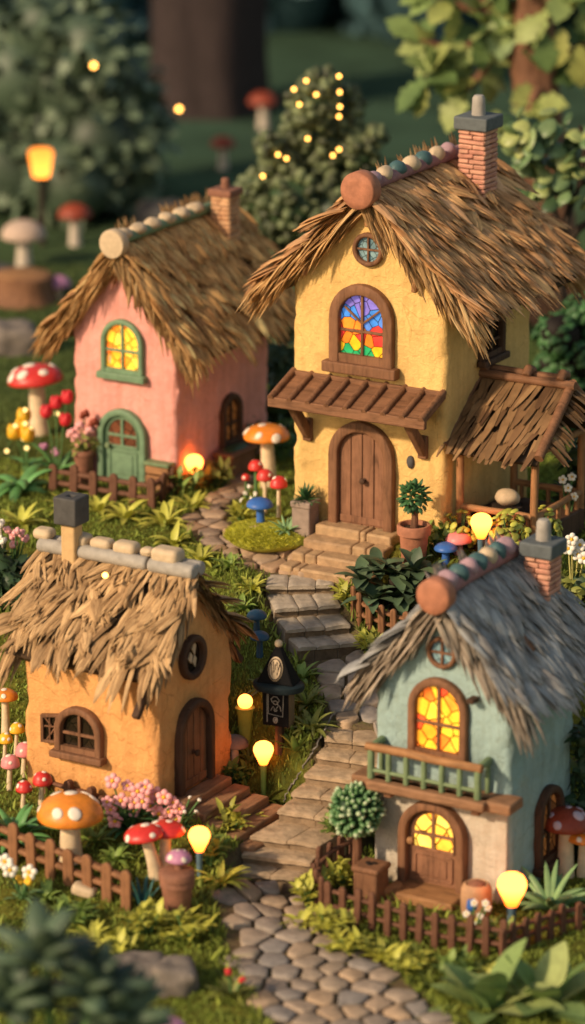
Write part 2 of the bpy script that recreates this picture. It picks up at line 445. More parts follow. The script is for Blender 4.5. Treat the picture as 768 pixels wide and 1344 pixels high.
def leafmat(name, c, isl=.35, rough=.5, tr=.18, var=.25): return clay(name, c, var=var, rough=rough, bmp=.1, island=isl, transl=tr, scale=6, spec=.35)
M['leaf_lime'] = leafmat('lime_leaf', (.50, .50, .085))
M['leaf_green'] = leafmat('green_leaf', (.22, .32, .07))
M['leaf_deep'] = leafmat('deep_green_leaf', (.055, .15, .05), tr=.05)
M['leaf_aloe'] = leafmat('aloe_leaf', (.115, .29, .085), tr=.0, isl=.25)
M['leaf_sage'] = leafmat('sage_leaf', (.20, .34, .145), tr=.0, isl=.25)
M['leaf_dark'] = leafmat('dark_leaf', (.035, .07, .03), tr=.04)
M['leaf_agave'] = leafmat('agave_leaf', (.085, .135, .07), tr=.0, isl=.3)
M['leaf_olive'] = leafmat('olive_leaf', (.24, .26, .06))
M['leaf_blue'] = leafmat('bluish_leaf', (.03, .12, .115), tr=.0)
M['bud_sage'] = leafmat('sage_bud', (.10, .125, .058), tr=.0, isl=.7)
M['bud_pale'] = clay('pale_bud', (.3, .42, .2), var=.15, cols=[(.06, .14, .05), (.12, .24, .09), (.3, .42, .2), (.5, .56, .36)], bmp=.05)
M['bark'] = wood('bark', (.17, .08, .045), var=.5, grain=1.6)
M['bark_dark'] = wood('dark_bark', (.035, .024, .017), var=.5, grain=1.6)
M['bark_red'] = wood('reddish_bark', (.19, .095, .055), var=.45, grain=1.4)
M['black'] = clay('black_paint', (.006, .006, .007), var=.2, rough=.7, spec=.1)
M['black_blue'] = clay('blue_black_trim', (.015, .025, .03), var=.2, rough=.6, spec=.15)
M['silver'] = clay('silver_wire', (.2, .18, .16), rough=.4, bmp=0)
M['bulb'] = emit('warm_bulb', (5.0, .8, .06), (8.5, 2.1, .34), -.17, .03)
M['bulb_small'] = emit('tiny_warm_light', (9, 4.2, .8), (9, 4.2, .8), 0, 1)
M['bulb_bead'] = emit('soft_bead', (2.2, 1.5, .5), (2.2, 1.5, .5), 0, 1)
M['bulb_back'] = emit('far_lamp_glow', (4.5, 1.25, .16), (2.2, .6, .08), -.2, .3)
M['pane_warm'] = glass('warm_window_glass', [(.9, .16, .02), (1, .42, .03), (1, .62, .08), (1, .5, .04)], 7.5, None, .95)
M['pane_red'] = glass('amber_stained_glass', [(.85, .07, .03), (1, .3, .02), (1, .55, .04), (1, .62, .06), (.9, .14, .02)], 6.5, None, .95)
M['pane_door'] = glass('yellow_door_glass', [(1, .42, .03), (1, .62, .09), (1, .72, .14), (1, .6, .07), (.95, .28, .02)], 5.5, None, 1.0)
M['pane_rainbow'] = glass('rainbow_stained_glass', [(0, (.02, .33, .12)), (.20, (.85, .46, .02)), (.32, (.9, .2, .02)), (.44, (.8, .05, .04)), (.56, (.92, .25, .03)), (.63, (.08, .2, .62)), (.76, (.05, .22, .7)), (.86, (.2, .16, .6))], 7.5, .74, .55, .05)
M['pane_blue'] = glass('pale_blue_glass', [(.08, .16, .2), (.22, .34, .38), (.12, .22, .27)], 13, None, .15)
M['pane_dark'] = glass('dark_window_glass', [(.012, .008, .005), (.03, .018, .01)], 8, None, .0)
M['pane_dim'] = glass('dim_amber_glass', [(.5, .2, .06), (.3, .11, .03), (.12, .05, .02)], 7, None, .25)
M['pane_brown'] = glass('brown_door_glass', [(.2, .07, .035), (.12, .045, .025)], 7, None, .1)
# ------------------------------------------------------------------ terrain
STEPS = [((304, 1145), (391, 1150), .14), ((317, 1120), (407, 1131), .28), ((328, 1095), (420, 1107), .42), ((364, 1062), (455, 1077), .58),
         ((382, 1038), (472, 1050), .72), ((399, 1015), (488, 1027), .86), ((415, 990), (504, 1002), 1.0), ((426, 967), (515, 978), 1.14),
         ((392, 849), (477, 841), 1.58), ((376, 825), (460, 818), 1.72), ((361, 799), (447, 792), 1.86), ((349, 768), (438, 766), 2.0)]
STEPW = [(at_z(*a, z), at_z(*b, z), z) for a, b, z in STEPS]
prof_mid = [(-40, -.1), (STEPW[0][0].y - .15, 0)]
for a, b, z in STEPW: prof_mid.append(((a.y + b.y) / 2 + .2, z))
prof_mid.insert(10, (STEPW[8][0].y - .12, 1.46))
prof_mid.append((0, 2.0)); prof_mid.append((400, 2.0))
prof_left = [(-40, -.1), (-9.6, 0), (-8.2, .28), (-7.0, .55), (-5.2, .62), (-3.6, 1.15), (-2.0, 1.85), (-1.2, 2.0), (400, 2.0)]
prof_right = [(-40, -.1), (-7.0, 0), (-5.6, .5), (-3.9, 1.7), (-3.2, 2.0), (400, 2.0)]
def sstep(a, b, x):
    t = np.clip((x - a) / (b - a), 0, 1); return t * t * (3 - 2 * t)
def pl(prof, y): return np.interp(y, [p[0] for p in prof], [p[1] for p in prof])
PADS = []   # cx, cy, ang, hw, hd, z, fall
def hgt(x, y):
    x = np.asarray(x, float); y = np.asarray(y, float)
    m = pl(prof_mid, y); l = pl(prof_left, y); r = pl(prof_right, y)
    kl = sstep(-.15, -1.2, x + .12 * (y + 7)); kr = sstep(1.35, 2.3, x)
    h = m * (1 - kl) + l * kl; h = h * (1 - kr) + r * kr
    for cx, cy, a, hw, hd, z, fall in PADS:
        dx, dy = x - cx, y - cy
        u = dx * math.cos(a) + dy * math.sin(a); v = -dx * math.sin(a) + dy * math.cos(a)
        d = np.hypot(np.maximum(np.abs(u) - hw, 0), np.maximum(np.abs(v) - hd, 0))
        k = 1 - sstep(0, fall, d); h = h * (1 - k) + z * k
    h = h + .018 * np.sin(x * 2.3 + 1.3 * np.sin(y * 1.1)) * np.sin(y * 1.9 + x)
    return h
def H(x, y): return float(hgt(x, y))
def gp(px, py):
    r = ray(px, py); t = 34.0
    while t < 160:
        p = CAM + r * t
        if p.z < H(p.x, p.y): break
        t += .25
    a, b = t - .25, t
    for _ in range(18):
        m = (a + b) / 2; p = CAM + r * m
        if p.z < H(p.x, p.y): b = m
        else: a = m
    p = CAM + r * b
    return Vector((p.x, p.y, H(p.x, p.y)))
def on(x, y, dz=0): return Vector((x, y, H(x, y) + dz))
def hp(p, n): return n / (kpx(p) * .955)     # pixels up -> world height
def wp(p, n): return n / kpx(p)

# house placement: front-centre base pixel -> world
A_H = R(-30)
Uv = Vector((math.cos(A_H), math.sin(A_H), 0)); Vv = Vector((-math.sin(A_H), math.cos(A_H), 0))
def front_to_center(p, D): return Vector((p.x, p.y, p.z)) + Vv * (D / 2)
Y_W, Y_D = 2.18, 2.36
P_W, P_D = 1.63, 2.45
T_W, T_D = 1.70, 1.60
O_W, O_D = 1.69, 1.82      # orange: gable width (along v), length (along u)
Y_C = front_to_center(at_z(482, 701, 2.32), Y_D)
P_C = front_to_center(at_z(164, 637, 2.0), P_D)
T_C = front_to_center(at_z(578, 1170, 0.0), T_D)
oc = at_z(207, 1070, .55)
O_C = oc - Uv * (O_D / 2) + Vv * (O_W / 2)
PADS += [(T_C.x, T_C.y, A_H, T_W / 2 + .1, T_D / 2 + .3, 0.0, .7), (O_C.x, O_C.y, A_H, O_D / 2 + .15, O_W / 2 + .05, .55, .6),
         (Y_C.x, Y_C.y, A_H, Y_W / 2 + .08, Y_D / 2 + .08, 2.30, .75), ((Y_C + Uv * 1.7).x, (Y_C + Uv * 1.7).y, A_H, .7, Y_D / 2 + .1, 2.30, .6), (P_C.x, P_C.y, A_H, P_W / 2 + .3, P_D / 2 + .2, 2.0, .6)]
st_ = O_C + Uv * (O_D / 2 + .62) + Vv * .05
PADS.append((st_.x, st_.y, A_H, .50, .55, .26, .28))
FOOT = [(T_C, T_W, T_D), (O_C, O_D, O_W), (Y_C, Y_W, Y_D), (P_C, P_W, P_D),
        (T_C - Vv * (T_D / 2 + .28), 1.05, .62), (Y_C - Vv * (Y_D / 2 + .45), 1.25, 1.0), (O_C + Uv * (O_D / 2 + .62), 1.2, 1.1), (Y_C + Uv * 1.72 - Vv * .33, 1.2, 1.45)]

def seg_path(pts):  # px, py, radius(world), z
    return [(at_z(px, py, z), r) for px, py, r, z in pts]
PATHS = [seg_path([(620, 1600, 1.05, 0), (520, 1420, 1.0, 0), (455, 1325, .86, 0), (388, 1245, .72, 0), (355, 1200, .60, 0), (352, 1168, .42, 0)]),
         seg_path([(470, 962, .42, 1.15), (478, 925, .46, 1.24), (466, 893, .46, 1.34), (440, 868, .40, 1.42)]),
         seg_path([(398, 752, .40, 2), (350, 737, .34, 2), (302, 716, .34, 2), (274, 692, .30, 2), (279, 668, .25, 2), (300, 647, .2, 2), (330, 628, .16, 2)]),
         seg_path([(398, 752, .40, 2), (440, 742, .36, 2)])]
def path_d(x, y):
    x = np.asarray(x, float); y = np.asarray(y, float); best = np.full(x.shape, 9.0)
    for P in PATHS:
        for (a, ra), (b, rb) in zip(P[:-1], P[1:]):
            dx, dy = b.x - a.x, b.y - a.y
            t = np.clip(((x - a.x) * dx + (y - a.y) * dy) / (dx * dx + dy * dy), 0, 1)
            d = np.hypot(x - a.x - t * dx, y - a.y - t * dy) - (ra + (rb - ra) * t)
            best = np.minimum(best, d)
    return best
def stair_d(x, y):
    x = np.asarray(x, float); y = np.asarray(y, float); best = np.full(x.shape, 9.0)
    for k in range(len(STEPW)):
        a, b, z = STEPW[k]
        if k in (7, 11): a2, b2 = a + Vector((0, .2, 0)), b + Vector((0, .2, 0))
        else: a2, b2 = STEPW[k + 1][0], STEPW[k + 1][1]
        for t in (0, .5, 1):
            p, q = a.lerp(a2, t), b.lerp(b2, t)
            dx, dy = q.x - p.x, q.y - p.y
            s = np.clip(((x - p.x) * dx + (y - p.y) * dy) / (dx * dx + dy * dy), .08, .92)
            best = np.minimum(best, np.hypot(x - p.x - s * dx, y - p.y - s * dy) - .14)
    return best
def house_d(x, y):
    x = np.asarray(x, float); y = np.asarray(y, float); best = np.full(x.shape, 9.0)
    for c, w, d in FOOT:
        dx, dy = x - c.x, y - c.y
        u = dx * math.cos(A_H) + dy * math.sin(A_H); v = -dx * math.sin(A_H) + dy * math.cos(A_H)
        best = np.minimum(best, np.maximum(np.abs(u) - w / 2, np.abs(v) - d / 2))
    return best

def build_ground():
    def axis(a, b, st, far):
        core = list(np.arange(a, b, st)); up = []; v = core[-1]; s = st
        while v < far: s *= 1.35; v += s; up.append(v)
        dn = []; v = core[0]; s = st
        while v > -far: s *= 1.35; v -= s; dn.append(v)
        return np.array(dn[::-1] + core + up)
    xs = axis(-5.5, 5.5, .075, 300); ys = axis(-12, 9, .075, 300)
    X, Y = np.meshgrid(xs, ys); Z = hgt(X, Y)
    pd = path_d(X, Y); sd = stair_d(X, Y)
    Z = Z - .22 * (1 - sstep(-.08, .02, sd)) - .012 * (1 - sstep(-.1, .05, pd))
    rs = np.random.RandomState(3)
    grass = sstep(-.02, .12, np.minimum(pd, sd))
    Z = Z + rs.normal(0, .012, Z.shape) * grass * (np.abs(X) < 6) * (np.abs(Y + 2) < 12)
    nx, ny = len(xs), len(ys)
    idx = np.arange(nx * ny).reshape(ny, nx)
    faces = np.stack([idx[:-1, :-1], idx[:-1, 1:], idx[1:, 1:], idx[1:, :-1]], -1).reshape(-1, 4)
    me = bpy.data.meshes.new('ground')
    me.from_pydata(np.stack([X, Y, Z], -1).reshape(-1, 3).tolist(), [], faces.tolist())
    at = me.attributes.new('grassy', 'FLOAT', 'POINT'); at.data.foreach_set('value', grass.reshape(-1))
    me.polygons.foreach_set('use_smooth', [True] * len(me.polygons))
    o = bpy.data.objects.new('ground', me); COL.objects.link(o); o['kind'] = 'structure'
    nt = NT('mossy_ground'); v = tc(nt); p = nt.n('ShaderNodeBsdfPrincipled'); p.inputs['Roughness'].default_value = .95; p.inputs['Specular IOR Level'].default_value = .1
    n1 = noise(nt, v, .9, 6, .65); n2 = noise(nt, v, 9, 5, .7); n3 = noise(nt, v, 60, 3)
    g = ramp(nt, [(.28, (.05, .055, .012)), (.45, (.11, .125, .022)), (.58, (.185, .18, .032)), (.72, (.10, .10, .02))], n1)
    g = mixc(nt, .75, g, ramp(nt, [(.32, (.35, .3, .22)), (.62, (1.15, 1.15, 1.0))], n2), 'MULTIPLY')
    far = nt.n('ShaderNodeSeparateXYZ'); t = nt.n('ShaderNodeTexCoord'); nt.l(t.outputs['Object'], far.inputs[0])
    mr = nt.n('ShaderNodeMapRange'); mr.inputs[1].default_value = 3; mr.inputs[2].default_value = 24; nt.l(far.outputs[1], mr.inputs[0])
    fcol = ramp(nt, [(0, (.115, .15, .035)), (.35, (.075, .115, .035)), (1, (.05, .095, .06))], mr.outputs[0])  # dusk dimming and bluish haze of the distance put into the ground colour
    fcol = mixc(nt, .6, fcol, ramp(nt, [(.35, (.5, .5, .5)), (.65, (1.2, 1.2, 1.2))], noise(nt, v, .6, 4)), 'MULTIPLY')
    m2 = nt.n('ShaderNodeMapRange'); m2.inputs[1].default_value = 1.5; m2.inputs[2].default_value = 6; nt.l(far.outputs[1], m2.inputs[0])
    g = mixc(nt, m2.outputs[0], g, fcol)
    soil = ramp(nt, [(.3, (.07, .05, .03)), (.5, (.16, .115, .065)), (.7, (.13, .13, .04))], n2)
    a = nt.n('ShaderNodeAttribute'); a.attribute_name = 'grassy'
    c = mixc(nt, a.outputs['Fac'], soil, g)
    nt.l(c, p.inputs['Base Color'])
    b = bump(nt, n2, .8, .08); b = bump(nt, n3, .6, .02, b); nt.l(b, p.inputs['Normal'])
    nt.l(p.outputs[0], nt.out.inputs[0]); me.materials.append(nt.mat)
build_ground()

# ------------------------------------------------------------------ flagstone paths (voronoi cobbles with worn, rounded tops)
def clip(poly, nx, ny, c):
    out = []
    for i in range(len(poly)):
        a, b = poly[i], poly[(i + 1) % len(poly)]
        da, db = a[0] * nx + a[1] * ny - c, b[0] * nx + b[1] * ny - c
        if da <= 0: out.append(a)
        if (da < 0) != (db < 0):
            t = da / (da - db); out.append((a[0] + (b[0] - a[0]) * t, a[1] + (b[1] - a[1]) * t))
    return out
def cobbles(name, paths, size, gap, mats, fill=.04, seed=1, squash=1.0, top=.05):
    rs = random.Random(seed)
    xs = [p.x for P in paths for p, r in P]; ys = [p.y for P in paths for p, r in P]
    pts = []; tries = 0
    x0, x1, y0, y1 = min(xs) - 1.3, max(xs) + 1.3, min(ys) - 1.3, max(ys) + 1.3
    cand = np.array([[rs.uniform(x0, x1), rs.uniform(y0, y1)] for _ in range(26000)])
    dd = path_d(cand[:, 0], cand[:, 1])
    for (x, y), d in zip(cand, dd):
        if d > size * 1.1: continue
        s = size * rs.uniform(.62, 1.05)
        if all((x - a) ** 2 + ((y - b) * squash) ** 2 > (min(s, c) * .93) ** 2 for a, b, d2, c in pts): pts.append((x, y, d, s))
    mb = MB()
    for i, (x, y, d, s) in enumerate(pts):
        if d > -.02 or float(stair_d(x, y)) < .10: continue
        poly = [(x - 1, y - 1), (x + 1, y - 1), (x + 1, y + 1), (x - 1, y + 1)]
        for j, (a, b, _, _) in enumerate(pts):
            if i == j or (a - x) ** 2 + (b - y) ** 2 > 4: continue
            nx, ny = a - x, b - y; L = math.hypot(nx, ny); nx /= L; ny /= L
            poly = clip(poly, nx, ny, (a + x) / 2 * nx + (b + y) / 2 * ny - gap)
            if len(poly) < 3: break
        if len(poly) < 3: continue
        mx, my = sum(p[0] for p in poly) / len(poly), sum(p[1] for p in poly) / len(poly)
        poly = [(mx + (p[0] - mx) * rs.uniform(.93, 1.0), my + (p[1] - my) * rs.uniform(.93, 1.0)) for p in poly]
        q = []
        for k in range(len(poly)):   # cut the corners
            a, b = poly[k], poly[(k + 1) % len(poly)]
            for t in (.16, .5, .84): q.append((a[0] + (b[0] - a[0]) * t, a[1] + (b[1] - a[1]) * t))
        n = len(q); tz = rs.uniform(.6, 1.15) * top; tx, ty = rs.gauss(0, .02), rs.gauss(0, .02)
        vs = []
        for sc, z in ((1.0, -.12), (1.0, tz * .55), (.965, tz * .85), (.89, tz)):
            for (a, b) in q:
                X, Y = mx + (a - mx) * sc, my + (b - my) * sc
                vs.append((X, Y, H(X, Y) + z + (X - mx) * tx + (Y - my) * ty + (.008 * mnoise.noise(Vector((X * 9, Y * 9, i))) if z == tz else 0)))
        vs.append((mx, my, H(mx, my) + tz * 1.04))
        fs = []
        for l in range(3):
            for k in range(n): fs.append((l * n + k, l * n + (k + 1) % n, (l + 1) * n + (k + 1) % n, (l + 1) * n + k))
        for k in range(n): fs.append((3 * n + k, 3 * n + (k + 1) % n, 4 * n))
        mb.add(vs, fs, 0)
    return obj(name, mb, mats, kind='structure', sharp=60)
cobbles('stone_path', [PATHS[0]], .39, .017, M['flag'], seed=4, top=.045)
cobbles('landing_path', [PATHS[1]], .42, .012, M['flag'], seed=5, top=.05)
cobbles('upper_path', [PATHS[2], PATHS[3]], .36, .012, M['flag_warm'], seed=6, top=.05)

# ------------------------------------------------------------------ stairs: each tread of two or three worn blocks
def stair_block(mb, a, b, a2, b2, zt, zb, seed, mi=0):
    # a,b front edge ends ; a2,b2 back ; builds a worn, chamfered block with noise
    nu, nv = 9, 4
    def P(u, v, z):
        f = a.lerp(b, u); g = a2.lerp(b2, u); p = f.lerp(g, v); return Vector((p.x, p.y, z))
    off = Vector((seed * 7.3, seed * 3.1, 0))
    rows = []
    c = .022
    for (v, z, ins) in ((0.0, zb, -1), (0.0, zt - .066, -1), (0.0, zt - .058, 0), (0.0, zt - c * 1.6, 0), (.0, zt - c * .5, .5), (.06, zt, 1), (.35, zt, 1), (.7, zt, 1), (1.0, zt, 1)):
        row = []
        for k in range(nu):
            u = k / (nu - 1)
            ue = u
            p = P(ue, v, z)
            edge = 1 if k in (0, nu - 1) else 0
            n = mnoise.noise(p * 5 + off); n2 = mnoise.noise(p * 13 + off)
            p.z += (.009 * n + .004 * n2) * (1 if z > zb + .02 else 0) - (.016 if edge and z > zt - .03 else 0)
            fd = (a2 - a).normalized()
            p += fd * (.006 * n2 + .008 * n)
            if ins == .5: p -= fd * .004
            if ins == -1: p += fd * .05
            row.append(p)
        rows.append(row)
    vs = [p for r in rows for p in r]; fs = []
    for i in range(len(rows) - 1):
        for k in range(nu - 1): fs.append((i * nu + k, i * nu + k + 1, (i + 1) * nu + k + 1, (i + 1) * nu + k))
    # sides
    L = [i * nu for i in range(len(rows))]; Rr = [i * nu + nu - 1 for i in range(len(rows))]
    o = len(vs); vs += [P(0, 1, zb), P(1, 1, zb)]
    fs.append(tuple(L + [o])[::-1]); fs.append(tuple(Rr + [o + 1]))
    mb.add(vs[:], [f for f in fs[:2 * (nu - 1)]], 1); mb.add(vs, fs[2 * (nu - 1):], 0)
rs = random.Random(11)
stairs = bpy.data.objects.new('stone_stairs', None); COL.objects.link(stairs); stairs['kind'] = 'structure'
for k, (a, b, z) in enumerate(STEPW):
    if k in (7, 11):
        a2, b2 = a + Vector((.02, .42, 0)), b + Vector((.02, .42, 0))
    else:
        na, nb, nz = STEPW[k + 1]
        a2, b2 = Vector((na.x, na.y + .12, z)), Vector((nb.x, nb.y + .12, z))
    zb = z - .32
    nblk = 3 if k >= 8 else rs.choice((1, 2, 2))
    cuts = [0] + sorted([(i + rs.uniform(-.22, .22)) / nblk for i in range(1, nblk)]) + [1]
    mb = MB()
    g = .006
    for i in range(nblk):
        u0, u1 = cuts[i] + (g if i else 0), cuts[i + 1] - (g if i < nblk - 1 else 0)
        stair_block(mb, a.lerp(b, u0), a.lerp(b, u1), a2.lerp(b2, u0), a2.lerp(b2, u1), z + rs.uniform(-.007, .007), zb, rs.random() * 10)
    if k == 2:   # worn flat stones set in the deep tread
        pass
    obj('step', mb, [M['flag_step'], M['riser_shaded']] if k < 8 else [M['flag_light'], M['riser_shaded']], parent=stairs, sharp=50, kind='structure')

ISL = gp(352, 702)
# ------------------------------------------------------------------ short moss and grass: nobody could count it
def build_grass():
    rs = np.random.RandomState(5)
    def patch(n, x0, x1, y0, y1, hmin, hmax, wd, name, mat, dens=None, lean=.5):
        x = rs.uniform(x0, x1, n); y = rs.uniform(y0, y1, n)
        k = (np.hypot(x - ISL.x, y - ISL.y) > .5) & (path_d(x, y) > .0) & (stair_d(x, y) > .0) & (house_d(x, y) > .02)
        # inside the picture, with a margin for a step to the side
        k &= np.abs(x) < (y - CAM.y) * (384 / F) * 1.12 + .5
        x, y = x[k], y[k]
        if dens is not None:
            k = rs.uniform(0, 1, len(x)) < dens(x, y); x, y = x[k], y[k]
        z = hgt(x, y) - .015; n = len(x)
        clump = .5 + .5 * np.sin(x * 5.1 + np.sin(y * 3.7) * 2) * np.sin(y * 4.3 + np.cos(x * 2.9) * 2)
        h = rs.uniform(hmin, hmax, n) * (.6 + .7 * clump)
        ang = rs.uniform(0, 2 * PI, n); ln = np.abs(rs.normal(0, lean, n)) * h; la = rs.uniform(0, 2 * PI, n)
        w = wd * rs.uniform(.6, 1.3, n)
        dx, dy = np.cos(ang) * w, np.sin(ang) * w
        base1 = np.stack([x - dx, y - dy, z], -1); base2 = np.stack([x + dx, y + dy, z], -1)
        mx, my = x + np.cos(la) * ln * .4, y + np.sin(la) * ln * .4
        m1 = np.stack([mx - dx * .8, my - dy * .8, z + h * .6], -1); m2 = np.stack([mx + dx * .8, my + dy * .8, z + h * .6], -1)
        tip = np.stack([x + np.cos(la) * ln, y + np.sin(la) * ln, z + h], -1)
        V = np.stack([base1, base2, m2, m1, tip], 1).reshape(-1, 3)
        i = np.arange(n) * 5
        me = bpy.data.meshes.new(name)
        q = np.stack([i, i + 1, i + 2, i + 3], -1); t = np.stack([i + 3, i + 2, i + 4], -1)
        me.vertices.add(len(V)); me.vertices.foreach_set('co', V.reshape(-1))
        loops = np.concatenate([q.reshape(-1), t.reshape(-1)])
        me.loops.add(len(loops)); me.loops.foreach_set('vertex_index', loops.astype(np.int32))
        st = np.concatenate([np.arange(n) * 4, n * 4 + np.arange(n) * 3]); tot = np.concatenate([np.full(n, 4), np.full(n, 3)])
        me.polygons.add(2 * n); me.polygons.foreach_set('loop_start', st.astype(np.int32)); me.polygons.foreach_set('loop_total', tot.astype(np.int32))
        me.update(calc_edges=True); me.validate()
        me.materials.append(mat)
        o = bpy.data.objects.new(name, me); COL.objects.link(o)
        return o
    gm = leafmat('moss_blade', (.25, .32, .055), isl=.65, rough=.75, tr=.25)
    o = patch(230000, -5, 5, -13, 2.5, .025, .075, .0085, 'grass', gm)
    tag(o, 'short mossy grass covering the slopes between the houses', 'grass', kind='stuff')
    gl = leafmat('moss_lawn_blade', (.10, .14, .04), isl=.5, rough=.8, tr=.2)  # far blades darker, dusk dimming carried in their colour
    o = patch(60000, -7, 7, 2.5, 14, .03, .09, .014, 'lawn', gl)
    tag(o, 'dark short lawn stretching back behind the houses', 'lawn', kind='stuff')
    gt = leafmat('ground_cover_leaf', (.25, .30, .05), isl=.7, rough=.6, tr=.25)
    def dens(x, y):
        a = np.minimum(path_d(x, y), stair_d(x, y)); b = house_d(x, y)
        return np.clip(np.exp(-((a - .1) / .14) ** 2) * .75 + np.exp(-((b - .12) / .18) ** 2) * .6 + .045, 0, 1)
    o = patch(68000, -5, 5, -13, 2.5, .06, .17, .018, 'ground_cover', gt, dens, .8)
    tag(o, 'low leafy ground cover creeping along the path edges and walls', 'ground cover', kind='stuff')
build_grass()
# ------------------------------------------------------------------ houses
def wall_mesh(W, D, Ha, slope, mats_front=None, seed=0, roof_gap=.10):
    r = .075
    pts = []   # (x, y, nx, ny)
    def line(x0, y0, x1, y1, nx, ny):
        n = max(4, int(math.hypot(x1 - x0, y1 - y0) / .05)); n += n % 2
        for i in range(n): t = i / n; pts.append((x0 + (x1 - x0) * t, y0 + (y1 - y0) * t, nx, ny))
    def corner(cx, cy, a0):
        for i in range(4):
            a = a0 + PI / 2 * i / 4; pts.append((cx + r * math.cos(a), cy + r * math.sin(a), math.cos(a), math.sin(a)))
    w, d = W / 2, D / 2
    line(-w + r, -d, w - r, -d, 0, -1); corner(w - r, -d + r, -PI / 2)
    line(w, -d + r, w, d - r, 1, 0); corner(w - r, d - r, 0)
    line(w - r, d, -w + r, d, 0, 1); corner(-w + r, d - r, PI / 2)
    line(-w, d - r, -w, -d + r, -1, 0); corner(-w + r, -d + r, PI)
    n = len(pts); rows = 44; off = Vector((seed * 9.1, seed * 4.7, seed))
    mb = MB(); vs = []
    for j in range(rows + 1):
        for (x, y, nx, ny) in pts:
            top = Ha - slope * abs(x) - roof_gap
            z = -.35 + (top + .35) * j / rows
            q = Vector((x, y, z)) + off
            cornr = 1 if nx * ny else 0
            dsp = .016 * mnoise.fractal(q * 2.2, 1, 2, 4) + .010 * mnoise.fractal(q * 7, 1, 2, 3)
            ch = mnoise.noise(q * 4.5)
            if cornr and ch > .12: dsp -= min(.03, (ch - .12) * .09)
            vs.append((x + nx * dsp, y + ny * dsp, z))
    fs = [(j * n + k, j * n + (k + 1) % n, (j + 1) * n + (k + 1) % n, (j + 1) * n + k) for j in range(rows) for k in range(n)]
    mb.add(vs, fs); return mb

